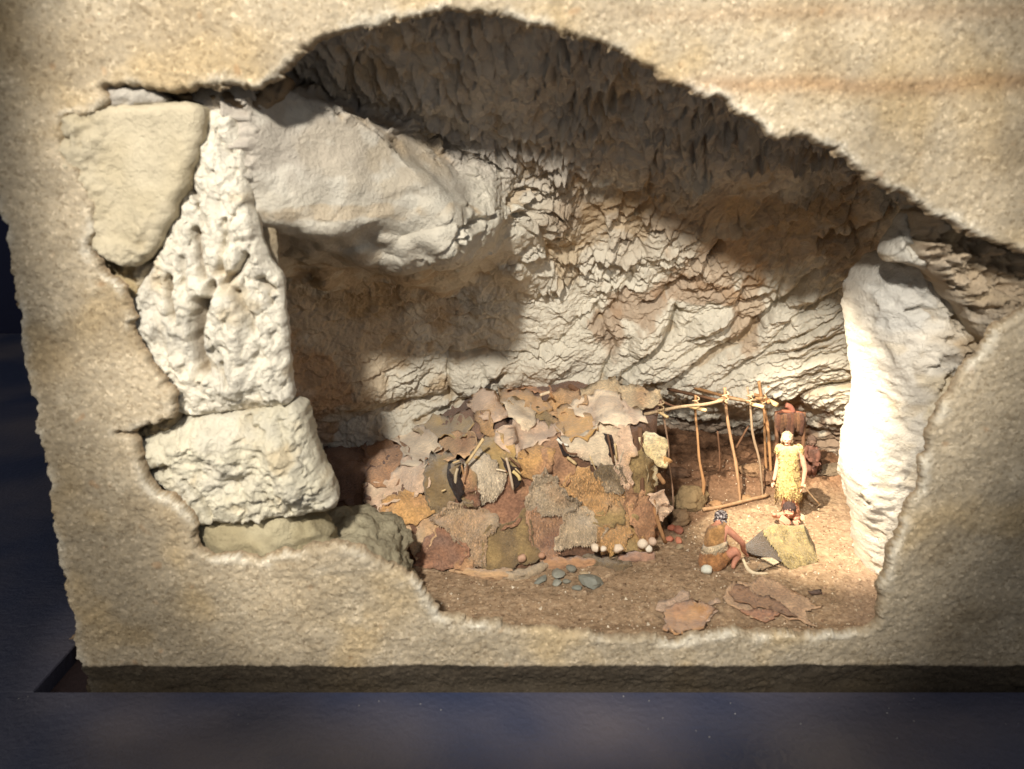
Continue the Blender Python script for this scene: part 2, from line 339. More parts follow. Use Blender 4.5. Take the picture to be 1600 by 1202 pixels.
    return tag(link('cave_wall', me, M['limestone']), 'chipped cream limestone wall and vault of the cave', kind='structure')
WALL = wall()

# ============================================================ ground of the cave
def floor():
    st = .007; X, Yg = np.meshgrid(np.arange(-1.5, 2.3, st), np.arange(2.322, 4.7, st))
    z = .018 * fbm(X, Yg, X * 0, 2.2, 3, 1) + .008 * fbm(X, Yg, X * 0, 9, 3, 2)
    f1, f2, cid = voro(X / .0125, Yg / .0125, 5); z = z + .0055 * (1 - f1) * (.2 + cid) + .004 * fbm(X, Yg, X * 0, 45, 2, 6)
    z = z + .05 * sstep(2.5, 2.36, Yg) - .01
    px, py = proj(X, Yg, z)
    z = z + .16 * sstep(.0, -.5, X) * sstep(2.8, 2.4, Yg) * 0
    back = sstep(3.55, 3.75, Yg) * sstep(.4, .6, X)
    z = z + back * (.05 * fbm(X, Yg, X * 0, 7, 4, 9, ridge=True) + .03)
    base = np.empty(X.shape + (3,)); base[:] = lin(158, 134, 108)
    base = mixc(base, .5 * sstep(-.1, .4, fbm(X, Yg, X * 0, 4, 3, 15)), lin(146, 124, 100))
    base = mixc(base, .7 * sstep(.82, .9, cid) * .7, lin(186, 164, 138)); base = mixc(base, .6 * sstep(.12, .06, cid), lin(110, 92, 74))
    base = mixc(base, .5 * sstep(1280, 1360, px) , lin(164, 140, 122))
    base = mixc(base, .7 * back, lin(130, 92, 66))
    line = np.interp(px, [1030, 1070, 1110, 1180, 1250, 1345], [845, 832, 806, 790, 768, 735]); base = mixc(base, .8 * sstep(6, -10, py - line + 8 * fbm(X, Yg, X * 0, 6, 3, 18)) * sstep(1000, 1040, px), lin(98, 72, 54))      # shade inside the frame, put into the floor colour
    V = np.stack([X, Yg, z], -1).reshape(-1, 3)
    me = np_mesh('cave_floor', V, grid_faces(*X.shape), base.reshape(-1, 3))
    return tag(link('cave_floor', me, M['floor']), 'coarse brown sand floor of the cave', kind='structure')
FLOOR = floor()

# ============================================================ relief rocks
def relief(name, out, Y, thick, back, st, fn, colf, matl='limestone', Wd=.12, sm=1, label=None, cat=None, parent=None, wob=.01, group=None, amp=1, pw=.5):
    poly = smooth_poly(P2(out, Y), sm)
    xs = [p[0] for p in poly]; zs = [p[1] for p in poly]
    X, Z = np.meshgrid(np.arange(min(xs) - .03, max(xs) + .03, st), np.arange(min(zs) - .03, max(zs) + .03, st))
    s = sdf(X, Z, poly) + .007 + wob * fbm(X, X * 0, Z, 18, 3, 5)
    k = np.clip(1 - s / Wd, 0, 1); h = np.power(np.clip(1 - k ** 2, 0, 1), pw)
    nb = max(1, int(Wd * .35 / st)); kk = np.ones(2 * nb + 1) / (2 * nb + 1); hb = h      # round the ridges where edges meet
    for _ in range(2):
        hb = np.apply_along_axis(lambda r: np.convolve(r, kk, 'same'), 0, hb); hb = np.apply_along_axis(lambda r: np.convolve(r, kk, 'same'), 1, hb)
    t_ = sstep(0, Wd * .8, s); h = h * (1 - t_) + hb * t_
    px, py = proj(X, Y, Z)
    q = fn(X, Z, px, py, s) * np.minimum(1, np.clip(s, 0, 1) / .012)
    yf = Y - thick * h - q * amp; yb = Y + back * h
    c = colf(X, Z, px, py, q)
    n = X.size; lat = np.clip(s, 0, .02) / .02 * sstep(Wd * 1.1, Wd * .3, s) * min(1, thick / .12)
    ql = lat * (.035 * fbm(X, yf, Z, 5, 4, 201) + .022 * fbm(X, yf, Z, 24, 3, 202)); gz1, gx1 = np.gradient(s, st)
    X, Z = snap(X, Z, s, st); X = X - gx1 * ql; Z = Z - gz1 * ql
    V = np.concatenate([np.stack([X, yf, Z], -1).reshape(-1, 3), np.stack([X, yb, Z], -1).reshape(-1, 3)])
    m = s > 0
    Fq = np.concatenate([grid_faces(*X.shape, mask=m), grid_faces(*X.shape, mask=m, flip=True) + n])
    me = np_mesh(name, V, Fq, np.concatenate([c.reshape(-1, 3)] * 2))
    o = link(name, me, M[matl], parent); return tag(o, label, cat, group)
def grooves(px, py, X, Z, lst, sd=0):
    q = 0; wx = 4 * fbm(X, X * 0, Z, 16, 2, 55 + sd); wy = 4 * fbm(X, X * 0, Z, 16, 2, 56 + sd)
    for pts, wd, dp in lst: q = q - dp * np.exp(-(seg_dist(px + wx, py + wy, pts) / wd) ** 2)
    return q
def rocky(X, Z, seed, a=.03, b=.02, vert=1.0):
    w1 = .35 * fbm(X, X * 0, Z, 10, 3, seed + 31); g1, e1 = facets(X / .05 + w1, Z / (.05 * vert) - w1, seed + 7, (.2, .2)); g2, e2 = facets(X / .022 + w1, Z / (.024 * vert) + w1, seed + 8, (.2, .2))
    crisp = b * (.9 * g1 * sstep(0, .1, e1) + .45 * g2 * sstep(0, .12, e2))
    f1, f2, cid = voro(X / .06 + .3 * fbm(X, X * 0, Z, 9, 2, seed), Z / (.06 * vert), seed)
    return crisp + a * fbm(X, X * 0, Z / vert, 7, 5, seed, gain=.55) + b * (cid - .5) * sstep(0, .3, f2 - f1) * .7 + .010 * fbm(X, X * 0, Z / vert, 26, 4, seed + 1, ridge=True, gain=.6) + .012 * (voro(X / .028 + fbm(X, X * 0, Z, 20, 2, seed), Z / (.03 * vert), seed + 2)[2] - .5)
def flat(col, st=None):
    def f(X, Z, px, py, q):
        b = np.empty(X.shape + (3,)); b[:] = col
        b = mixc(b, .45 * sstep(-.1, .4, fbm(X, X * 0, Z, 6, 3, 77)), lin(196, 190, 178)); b = mixc(b, .4 * sstep(.1, .5, fbm(X, X * 0, Z, 9, 3, 78)), lin(205, 180, 135))
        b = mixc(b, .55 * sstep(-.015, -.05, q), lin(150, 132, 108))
        if st:
            for (cx, cy, ra, rb, am, cl) in st:
                r = np.sqrt(((px - cx) / ra) ** 2 + ((py - cy) / rb) ** 2) + .7 * fbm(X, X * 0, Z, 8, 3, 79); b = mixc(b, am * sstep(1.1, .7, r), cl)
        return b
    return f
CREAM = lin(224, 216, 198)
# white upper pillar
relief('rock_pillar', [(322,178),(352,172),(372,190),(380,240),(388,290),(398,340),(410,385),(422,410),(438,430),(444,480),(448,540),(452,590),(460,628),(420,632),(380,636),(335,642),(300,645),(276,640),(262,610),(240,575),(215,530),(203,495),(222,450),(248,410),(262,375),(280,335),(296,290),(305,250),(312,210)],
  2.42, .075, .14, .0042, lambda X, Z, px, py, s: rocky(X, Z, 3, .03, .022, 1.6) + grooves(px, py, X, Z, [([(325,470),(322,520),(328,570)], 9, .10), ([(345,440),(335,470)], 7, .07), ([(275,430),(278,465),(284,490)], 5, .06), ([(318,360),(322,400),(330,430)], 5, .05),
    ([(395,395),(385,420),(372,430),(365,440)], 5, .06), ([(418,432),(425,450),(428,470)], 5, .05), ([(385,450),(395,480),(410,510)], 5, .05), ([(310,290),(318,310),(322,325)], 4, .05), ([(360,340),(362,380),(358,420)], 4, .035), ([(360,560),(370,590),(368,575)], 4, .04), ([(340,520),(352,545)], 4, .03), ([(300,400),(300,440)], 4, .03)]) + .04 * np.exp(-(seg_dist(px, py, [(375,470),(385,540),(375,590)]) / 22) ** 2),
  flat(CREAM), Wd=.13, label='tall white limestone pillar with deep vertical hollows at the left of the cave', cat='rock pillar')
# block under it
relief('rock_pillar', [(285,652),(335,646),(385,640),(430,634),(470,630),(480,665),(492,700),(506,735),(520,765),(528,785),(505,796),(470,798),(420,802),(375,806),(335,804),(312,812),(300,790),(282,765),(262,752),(240,740),(220,720),(212,700),(230,680),(262,672)],
  2.42, .095, .2, .0045, lambda X, Z, px, py, s: rocky(X, Z, 13, .03, .014) + grooves(px, py, X, Z, [([(305,735),(330,760),(342,790)], 3, .04), ([(225,735),(260,722),(275,716)], 6, .05), ([(395,645),(400,660),(420,665)], 6, .03), ([(420,700),(400,730),(370,745)], 12, .03), ([(445,650),(455,690)], 5, .02), ([(450,760),(460,790)], 3, .02), ([(425,755),(435,785)], 3, .02)])
   + .04 * np.exp(-(seg_dist(px, py, [(440,690),(470,750)]) / 20) ** 2) + .03 * np.exp(-(seg_dist(px, py, [(300,680),(370,680)]) / 20) ** 2),
  flat(lin(206, 198, 176)), Wd=.12, label='squat grey white limestone block directly under the tall white pillar', cat='rock')
# ochre block top left
relief('rock_block', [(112,178),(160,172),(220,168),(280,164),(312,162),(316,190),(306,235),(296,272),(280,310),(264,345),(248,378),(232,402),(205,415),(175,405),(150,385),(146,360),(152,330),(140,300),(120,270),(104,248),(98,215)],
  2.345, .03, .2, .006, lambda X, Z, px, py, s: .014 * fbm(X, X * 0, Z, 5, 5, 6, gain=.6) + .005 * fbm(X, X * 0, Z / 3, 40, 3, 9) + rocky(X, Z, 88, .02, .02) * sstep(200, 130, px + 30 * fbm(X, X * 0, Z, 6, 3, 12)) + rocky(X, Z, 89, .02, .02) * sstep(340, 400, py + 60 * fbm(X, X * 0, Z, 6, 3, 13)), lambda X, Z, px, py, q: mixc(np.broadcast_to(np.array(lin(196, 184, 158)), X.shape + (3,)).copy(), .5 * sstep(-.1, .4, fbm(X, X * 0, Z, 5, 3, 7)), lin(184, 170, 140)),
  matl='limestone', Wd=.018, label='smooth ochre stone slab wedged in the front plate left of the white pillar', cat='rock')
relief('rock_block', [(160,136),(200,134),(242,144),(262,158),(230,164),(180,168),(150,166)], 2.36, .03, .2, .006, lambda X, Z, px, py, s: rocky(X, Z, 7, .012, .01), flat(lin(176, 168, 156)), Wd=.04, label='small grey stone wedge above the ochre slab', cat='rock')
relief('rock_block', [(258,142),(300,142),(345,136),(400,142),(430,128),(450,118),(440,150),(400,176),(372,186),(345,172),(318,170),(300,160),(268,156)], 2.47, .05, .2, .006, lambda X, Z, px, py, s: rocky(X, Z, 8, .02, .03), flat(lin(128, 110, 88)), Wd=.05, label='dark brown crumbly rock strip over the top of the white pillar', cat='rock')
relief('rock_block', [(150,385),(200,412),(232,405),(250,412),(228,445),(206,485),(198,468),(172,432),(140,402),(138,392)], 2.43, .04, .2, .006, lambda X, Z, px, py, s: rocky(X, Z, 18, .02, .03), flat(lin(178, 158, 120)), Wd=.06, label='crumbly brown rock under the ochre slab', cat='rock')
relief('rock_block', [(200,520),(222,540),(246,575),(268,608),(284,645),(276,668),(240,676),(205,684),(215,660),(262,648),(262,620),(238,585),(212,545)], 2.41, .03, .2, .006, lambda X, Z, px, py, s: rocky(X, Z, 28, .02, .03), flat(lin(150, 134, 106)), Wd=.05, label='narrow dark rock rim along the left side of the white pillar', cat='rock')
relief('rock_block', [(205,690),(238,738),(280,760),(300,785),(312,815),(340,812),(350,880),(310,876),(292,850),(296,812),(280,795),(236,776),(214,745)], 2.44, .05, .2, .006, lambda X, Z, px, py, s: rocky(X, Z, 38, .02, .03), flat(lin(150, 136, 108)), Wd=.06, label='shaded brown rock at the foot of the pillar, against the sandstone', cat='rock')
# ledge
def ledge():
    pass
def big_rock(c, rad, seed, col, label, sub=6, amp=1.0):
    bm = bmesh.new(); bmesh.ops.create_icosphere(bm, subdivisions=sub, radius=1); me = bpy.data.meshes.new('rock_ledge'); bm.to_mesh(me); bm.free()
    n = len(me.vertices); P = np.empty(n * 3); me.vertices.foreach_get('co', P); P = P.reshape(-1, 3); N = P.copy()
    P = np.sign(P) * np.abs(P) ** .85 * np.array(rad); W = P + np.array(c); x, y, z = W.T
    q = .05 * fbm(x, y, z, 3.2, 3, seed) + .035 * fbm(x, y, z, 9, 5, seed + 3, gain=.6) + .012 * fbm(x, y, z, 30, 3, seed + 5, ridge=True)
    f1, f2, cid = voro(x / .07 + y * 4, z / .05 + y * 7, seed); q = q + .022 * (cid - .5) * sstep(0, .25, f2 - f1)
    P = P + N * (q * amp)[:, None]; me.vertices.foreach_set('co', P.ravel())
    cl = np.empty((n, 3)); cl[:] = col; cl = mixc(cl, .6 * sstep(-.1, .4, fbm(x, y, z, 6, 4, seed + 9)), lin(186, 176, 148)); cl = mixc(cl, .55 * sstep(.0, .4, fbm(x, y, z, 8, 4, seed + 10)), lin(104, 94, 70))
    a = me.color_attributes.new('tint', 'FLOAT_COLOR', 'POINT'); cc = np.ones((n, 4), np.float32); cc[:, :3] = cl; a.data.foreach_set('color', cc.ravel())
    o = link('rock_ledge', me, M['limestone']); o.location = c; return tag(o, label, 'rock')
big_rock(tuple(at(530, 905, 2.62)), (.275, .26, .235), 5, lin(150, 140, 116), 'rough grey brown rock ledge beside the left end of the hide shelter')
big_rock(tuple(at(385, 838, 2.50)), (.30, .15, .125), 15, lin(160, 148, 118), 'low grey rock under the squat limestone block, behind the sandstone edge', sub=5)
big_rock(tuple(at(610, 985, 2.62)), (.14, .2, .2), 25, lin(128, 114, 88), 'dark lower end of the rock ledge, at the corner of the cave mouth', sub=5)
# backing behind the left group
relief('rock_backing', [(60,100),(300,110),(430,118),(418,200),(430,400),(445,560),(470,720),(500,800),(520,900),(500,1000),(200,1000),(120,700),(70,400)], 2.52, .03, .1, .010, lambda X, Z, px, py, s: rocky(X, Z, 58, .02, .02), flat(lin(160, 144, 118)), Wd=.05)['kind'] = 'structure'
# right pillar
relief('rock_pillar', [(1392,388),(1430,380),(1480,378),(1530,385),(1600,392),(1680,400),(1760,600),(1700,1010),(1500,1030),(1400,1020),(1366,985),(1358,950),(1354,910),(1346,870),(1340,830),(1336,790),(1322,745),(1320,715),(1330,690),(1334,650),(1340,600),(1334,560),(1330,510),(1330,470),(1336,440),(1350,415),(1372,396)],
  2.95, .34, .3, .0075, lambda X, Z, px, py, s: rocky(X, Z, 23, .06, .09) * (.10 + .85 * sstep(1375, 1470, px)) + .035 * fbm(X, X * 0, Z, 4, 4, 66) + grooves(px, py, X, Z, [([(1378,470),(1392,464),(1402,468),(1405,478)], 3.5, .05), ([(1470,545),(1490,540),(1500,520)], 5, .03), ([(1460,600),(1480,620),(1450,650)], 5, .04), ([(1420,560),(1440,580)], 4, .03), ([(1500,410),(1520,430),(1510,450)], 9, .06), ([(1540,440),(1560,470)], 6, .04), ([(1440,430),(1450,470)], 6, .03)]),
  flat(lin(214, 206, 192), [(1500,500,110,80,.45,lin(172,152,122)), (1560,430,80,60,.6,lin(140,120,96)), (1470,430,60,40,.35,lin(160,144,120)), (1450,520,30,24,.4,lin(180,150,106)), (1370,455,40,50,.6,lin(196,194,188)), (1430,600,40,60,.5,lin(206,186,146)), (1500,470,60,50,.5,lin(150,130,104)), (1400,700,30,50,.3,lin(206,190,160))]), Wd=.34, label='rounded white limestone pillar at the right, glaring where the lamp hits it', cat='rock pillar', wob=.003)
relief('rock_block', [(1412,338),(1426,328),(1434,345),(1448,352),(1456,372),(1470,392),(1486,402),(1488,425),(1462,424),(1440,416),(1405,408),(1380,404),(1388,376),(1402,362)], 2.62, .05, .1, .005, lambda X, Z, px, py, s: rocky(X, Z, 63, .04, .06, 1.6), flat(lin(196, 190, 178)), Wd=.03, label='jagged grey rock tip standing on the right pillar', cat='rock')
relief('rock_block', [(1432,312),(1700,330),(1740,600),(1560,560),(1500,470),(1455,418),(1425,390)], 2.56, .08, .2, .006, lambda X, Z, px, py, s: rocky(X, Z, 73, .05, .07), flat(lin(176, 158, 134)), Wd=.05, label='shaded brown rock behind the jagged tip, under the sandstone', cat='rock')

# ============================================================ the blue display table and a sunk floor, dark to stand for shade
TZ = -.142
def box(name, x0, x1, y0, y1, z0, z1, m, parent=None):
    bm = bmesh.new(); bmesh.ops.create_cube(bm, size=1)
    for v in bm.verts: v.co = Vector(((x0 + x1) / 2 + v.co.x * (x1 - x0), (y0 + y1) / 2 + v.co.y * (y1 - y0), (z0 + z1) / 2 + v.co.z * (z1 - z0)))
    bmesh.ops.bevel(bm, geom=bm.edges[:], offset=.004, segments=1, affect='EDGES')
    me = bpy.data.meshes.new(name); bm.to_mesh(me); bm.free(); return link(name, me, m, parent, smooth=False)
def table_mat():
    m = bpy.data.materials.new('blue_paint'); m.use_nodes = True; nt = m.node_tree; N = nt.nodes; L = nt.links; b = N['Principled BSDF']
    tc = N.new('ShaderNodeTexCoord'); n = N.new('ShaderNodeTexNoise'); n.inputs['Scale'].default_value = 1.3; n.inputs['Detail'].default_value = 3; L.new(tc.outputs['Object'], n.inputs['Vector'])
    r = N.new('ShaderNodeValToRGB'); r.color_ramp.elements[0].position = .35; r.color_ramp.elements[0].color = (*lin(48, 56, 80), 1); r.color_ramp.elements[1].position = .65; r.color_ramp.elements[1].color = (*lin(88, 84, 92), 1)
    L.new(n.outputs['Fac'], r.inputs[0]); L.new(r.outputs[0], b.inputs['Base Color']); b.inputs['Roughness'].default_value = .42
    n2 = N.new('ShaderNodeTexNoise'); n2.inputs['Scale'].default_value = 45; n2.inputs['Detail'].default_value = 6; L.new(tc.outputs['Object'], n2.inputs['Vector'])
    bp = N.new('ShaderNodeBump'); bp.inputs['Strength'].default_value = .25; bp.inputs['Distance'].default_value = .02; L.new(n2.outputs['Fac'], bp.inputs['Height']); L.new(bp.outputs[0], b.inputs['Normal'])
    return m
M['blue'] = table_mat(); M['dark'] = mat('dark_liner', base=lin(48, 36, 36), attr=False, rough=.7)
M['navy'] = mat('navy_wall', base=lin(28, 32, 58), attr=False, rough=.8, var=.1, bump=.1)
tb = empty('display_table', (0, 2, TZ), 'dark blue painted table top that the cave model stands in', 'table')
box('table_top', -6, 6, .4, 2.285, TZ - .3, TZ, M['blue'], tb); box('table_top', -6, -1.63, 2.287, 8, TZ - .3, TZ - .002, M['blue'], tb)
box('table_top', 2.2, 6, 2.287, 8, TZ - .3, TZ - .002, M['blue'], tb); box('shade_floor', -1.628, 2.198, 2.287, 6, TZ - .3, TZ - .06, M['dark'], tb)  # dark floor colour stands in for the shadow left of the block
tag(box('room_wall', -9, 9, 8.2, 8.3, -1, 6, M['navy']), 'dark navy wall behind the display', kind='structure')

# the model's own body behind the front plate: closes the vault
bd = empty('model_body', (0, 3.5, 0)); bd['kind'] = 'structure'
box('body_top', -1.44, 2.19, 2.33, 5.2, 2.40, 2.46, M['dark'], bd); box('body_back', -1.44, 2.19, 5.2, 5.25, -.2, 2.46, M['dark'], bd); box('body_side', -1.44, -1.41, 2.40, 5.2, -.2, 2.398, M['dark'], bd); box('body_side', 2.16, 2.19, 2.36, 5.2, -.2, 2.398, M['dark'], bd)
# ============================================================ helpers for the small things
def surf_hit(bvh, px, py, fallback=None):
    r = Vector(ray(px, py)).normalized(); h = bvh.ray_cast(Vector((0, 0, CAMZ)), r)
    return h[0], h[1]
def bvh_of(o):
    me = o.data; V = [o.matrix_world @ v.co for v in me.vertices]
    return BVHTree.FromPolygons(V, [tuple(p.vertices) for p in me.polygons])
def tri_mesh(name, V, Fs, col=None, merge=False):
    me = bpy.data.meshes.new(name); me.from_pydata([tuple(v) for v in V], [], [tuple(f) for f in Fs]); me.update()
    if col is not None:
        a = me.color_attributes.new('tint', 'FLOAT_COLOR', 'POINT')
        for i in range(len(V)):
            c = col[i] if isinstance(col, list) else col
            a.data[i].color = (*c, 1)
    return me
rnd = random.Random(4)
def tube(name, pts, rad, mat_, parent=None, col=(.4, .3, .2), sides=7, seed=0, knob=.15, sub=3, cap=True):
    """a natural stick or roll: catmull path, uneven radius"""
    P = [Vector(p) for p in pts]
    if not isinstance(rad, (list, tuple)): rad = [rad] * len(P)
    Q = []; R = []
    for i in range(len(P) - 1):
        p0 = P[max(i - 1, 0)]; p1 = P[i]; p2 = P[i + 1]; p3 = P[min(i + 2, len(P) - 1)]
        for k in range(sub):
            t = k / sub
            Q.append(.5 * ((2 * p1) + (-p0 + p2) * t + (2 * p0 - 5 * p1 + 4 * p2 - p3) * t * t + (-p0 + 3 * p1 - 3 * p2 + p3) * t ** 3)); R.append(rad[i] * (1 - t) + rad[i + 1] * t)
    Q.append(P[-1]); R.append(rad[-1])
    V = []; Fs = []; ref = Vector((.31, .95, .12))
    for i, q in enumerate(Q):
        tn = (Q[min(i + 1, len(Q) - 1)] - Q[max(i - 1, 0)]).normalized(); u = tn.cross(ref).normalized(); v_ = tn.cross(u)
        for s in range(sides):
            a = 2 * math.pi * s / sides; rr = R[i] * (1 + knob * mnoise.noise(Vector((q.x * 30 + seed, q.z * 30 + s, q.y * 30))) * 2)
            V.append(q + (u * math.cos(a) + v_ * math.sin(a)) * rr)
    for i in range(len(Q) - 1):
        for s in range(sides): Fs.append((i * sides + s, i * sides + (s + 1) % sides, (i + 1) * sides + (s + 1) % sides, (i + 1) * sides + s))
    if cap:
        Fs.append(tuple(range(sides))[::-1]); Fs.append(tuple((len(Q) - 1) * sides + s for s in range(sides)))
    me = tri_mesh(name, V, Fs, col); return link(name, me, mat_, parent)
def stone(name, c, r, seed, col, parent=None, flatk=(1, 1, .7), facet=.35, sub=2, label=None, cat=None, group=None, rot=0, mat_='stone', tilt=0):
    bm = bmesh.new(); bmesh.ops.create_icosphere(bm, subdivisions=sub, radius=1)
    rg = random.Random(seed); planes = [(Vector((rg.uniform(-1, 1), rg.uniform(-1, 1), rg.uniform(-1, 1))).normalized(), rg.uniform(.62, .85)) for _ in range(9)]
    for v in bm.verts:
        p = v.co.copy()
        for n, d in planes:
            k = p.dot(n)
            if k > d: p -= n * (k - d) * (facet * 2.2 if facet < .45 else 1)
        p *= 1 + .10 * mnoise.noise(p * 2.3 + Vector((seed * 3.1, 0, 0))) + (.16 * mnoise.fractal(p * 3.5 + Vector((seed, 0, 0)), .8, 2.2, 4) if sub > 3 else 0)
        p = Vector((p.x * flatk[0], p.y * flatk[1], p.z * flatk[2])); v.co = Matrix.Rotation(rot, 3, 'Z') @ (Matrix.Rotation(tilt, 3, 'Y') @ p) * r
    me = bpy.data.meshes.new(name); bm.to_mesh(me); bm.free()
    a = me.color_attributes.new('tint', 'FLOAT_COLOR', 'POINT')
    for d in a.data: d.color = (*col, 1)
    o = link(name, me, M[mat_], parent, smooth=facet < .45)
    if parent: o.location = Vector(c) - Vector(parent.location)
    else: o.location = c
    return tag(o, label, cat, group)
def gz(x, y):
    h = FB.ray_cast(Vector((x, y, 2)), Vector((0, 0, -1))); return h[0].z if h[0] else 0
FB = bvh_of(FLOOR); WB = bvh_of(WALL)
def onfloor(px, py):
    p, n = surf_hit(FB, px, py)
    return p if p else atz(px, py, 0)

def grow_poly(poly, k):
    cx = sum(p[0] for p in poly) / len(poly); cy = sum(p[1] for p in poly) / len(poly); out = []
    for x, y in poly:
        d = math.hypot(x - cx, y - cy) + 1e-6; out.append((x + (x - cx) / d * k, y + (y - cy) / d * k))
    return out
def spikes(V, G, cols, faces, n, L, rg, down=.8, w_=.0022):
    """tufts of fur standing on the given faces"""
    ar = []; t = 0
    for f in faces:
        a = (V[f[1]] - V[f[0]]).cross(V[f[2]] - V[f[0]]); t += a.length; ar.append(t)
    import bisect
    for _ in range(n):
        f = faces[min(bisect.bisect(ar, rg.random() * t), len(faces) - 1)]; a, b_, c_ = V[f[0]], V[f[1]], V[f[2]]
        u, v_ = rg.random(), rg.random()
        if u + v_ > 1: u, v_ = 1 - u, 1 - v_
        p = a + (b_ - a) * u + (c_ - a) * v_; nn = (b_ - a).cross(c_ - a); nn = nn.normalized() if nn.length else Vector((0, -1, 0))
        d = (nn * .7 + Vector((rg.uniform(-.5, .5), 0, -down))).normalized() * L * rg.uniform(.6, 1.3); s_ = nn.cross(d).normalized() * w_ * rg.uniform(.7, 1.4)
        m = len(V); V += [p - s_ - nn * .001, p + s_ - nn * .001, p + d]; k = rg.uniform(.55, 1.45); cl = tuple(x * k for x in cols[f[0]]); cols += [cl, cl, tuple(x * 1.15 for x in cl)]; G.append((m, m + 1, m + 2))
def patch(name, poly, bvh, lift, matl, col, parent=None, step=4.5, curl=.010, thick=.004, seed=0, fray=1.6, wob=.006, col2=None, sag=0, maxd=None):
    """a cut hide: outline in the photograph laid on a surface, frayed edge, edges curling up, real thickness"""
    rg = random.Random(seed); out = []
    n = len(poly)
    for i in range(n):
        a, b_ = Vector(poly[i]), Vector(poly[(i + 1) % n]); L = (b_ - a).length; k = max(1, int(L / step))
        for j in range(k):
            p = a.lerp(b_, j / k); nrm = Vector((-(b_ - a).y, (b_ - a).x)).normalized() if L else Vector((0, 0))
            f = fray * (mnoise.noise(Vector((p.x * .11, p.y * .11, seed * 7.7))) * 2.2 + rg.uniform(-.5, .5)); out.append(p + nrm * f)
    nb = len(out); pts = list(out)
    xs = [p.x for p in out]; ys = [p.y for p in out]
    gx = np.arange(min(xs), max(xs), step); gy = np.arange(min(ys), max(ys), step)
    if len(gx) and len(gy):
        GX, GY = np.meshgrid(gx, gy); sd = sdf(GX, GY, [(p.x, p.y) for p in out])
        for x, y, d in zip(GX.ravel(), GY.ravel(), sd.ravel()):
            if d > step * .55: pts.append(Vector((x + rg.uniform(-.6, .6), y + rg.uniform(-.6, .6))))
    vv, ee, ff, ov, _, _ = delaunay_2d_cdt(pts, [(i, (i + 1) % nb) for i in range(nb)], [], 2, 1e-4)
    # keep faces whose centre is inside
    P3 = []; N3 = []; D = sdf(np.array([v.x for v in vv]), np.array([v.y for v in vv]), [(p.x, p.y) for p in out])
    for v in vv:
        h, nn = surf_hit(bvh, v.x, v.y)
        P3.append(h); N3.append(nn)
    good = [h for h in P3 if h is not None]
    if not good: return None
    cen = sum(good, Vector()) / len(good)
    # rays that miss: rest on the plane of their nearest good neighbour
    for i, h in enumerate(P3):
        if h is None or (maxd and (h - cen).length > maxd):
            bi = min((j for j in range(len(vv)) if P3[j] is not None and not (maxd and (P3[j] - cen).length > maxd)), key=lambda j: (vv[j] - vv[i]).length, default=None)
            if bi is None: return None
            P3[i] = at(vv[i].x, vv[i].y, P3[bi].y); N3[i] = N3[bi]
    V = []; cols = []
    for i, v in enumerate(vv):
        nn = N3[i]
        if nn.dot(Vector((0, 0, CAMZ)) - P3[i]) < 0: nn = -nn
        e = max(0, 1 - max(D[i], 0) / (2.2 * step))
        w_ = mnoise.noise(Vector((P3[i].x * 9, P3[i].y * 9 + seed, P3[i].z * 9))) * 2 * wob + mnoise.noise(Vector((P3[i].x * 28, P3[i].z * 28, seed))) * wob
        cu = curl * e * e * (.25 + 1.4 * max(0, mnoise.noise(Vector((v.x * .03, v.y * .03, seed * 3.3)))) * 2)
        V.append(P3[i] + nn * (lift + w_ + cu)); 
        t = mnoise.noise(Vector((v.x * .035, v.y * .035, seed * 1.7))) * 1.4
        c = col if t < 0 or not col2 else tuple(a * (1 - min(t, 1)) + b_ * min(t, 1) for a, b_ in zip(col, col2))
        k = 1 + .25 * mnoise.noise(Vector((v.x * .09, v.y * .09, seed))); k = k * (1 + .22 * e * (1 if seed % 2 else -.6)); cols.append(tuple(x * k for x in c))
    Fs = [tuple(f) for f in ff]; n0 = len(V)
    for i in range(n0):
        nn = N3[i]; nn = -nn if nn.dot(Vector((0, 0, CAMZ)) - P3[i]) < 0 else nn
        V.append(V[i] - nn * thick); cols.append(tuple(x * .9 for x in cols[i]))
    # outward winding
    cn = Vector((0, 0, 0)); f0 = Fs[len(Fs) // 2]; fn = (V[f0[1]] - V[f0[0]]).cross(V[f0[2]] - V[f0[0]])
    if fn.dot(Vector((0, 0, CAMZ)) - V[f0[0]]) < 0: Fs = [f[::-1] for f in Fs]
    edges = {}
    for f in Fs:
        for a, b_ in zip(f, f[1:] + f[:1]): edges[(a, b_)] = 1
    G = Fs + [tuple(i + n0 for i in f[::-1]) for f in Fs] + [(b_, a, a + n0, b_ + n0) for (a, b_) in edges if (b_, a) not in edges]
    if matl in ('fur', 'fur_fine'):
        a2 = abs(sum(poly[i - 1][0] * poly[i][1] - poly[i][0] * poly[i - 1][1] for i in range(n)) / 2); spikes(V, G, cols, Fs, int(a2 * (.28 if matl == 'fur' else .22)), .011 if matl == 'fur' else .006, rg)
    me = tri_mesh(name, V, G, cols); return link(name, me, M[matl], parent)

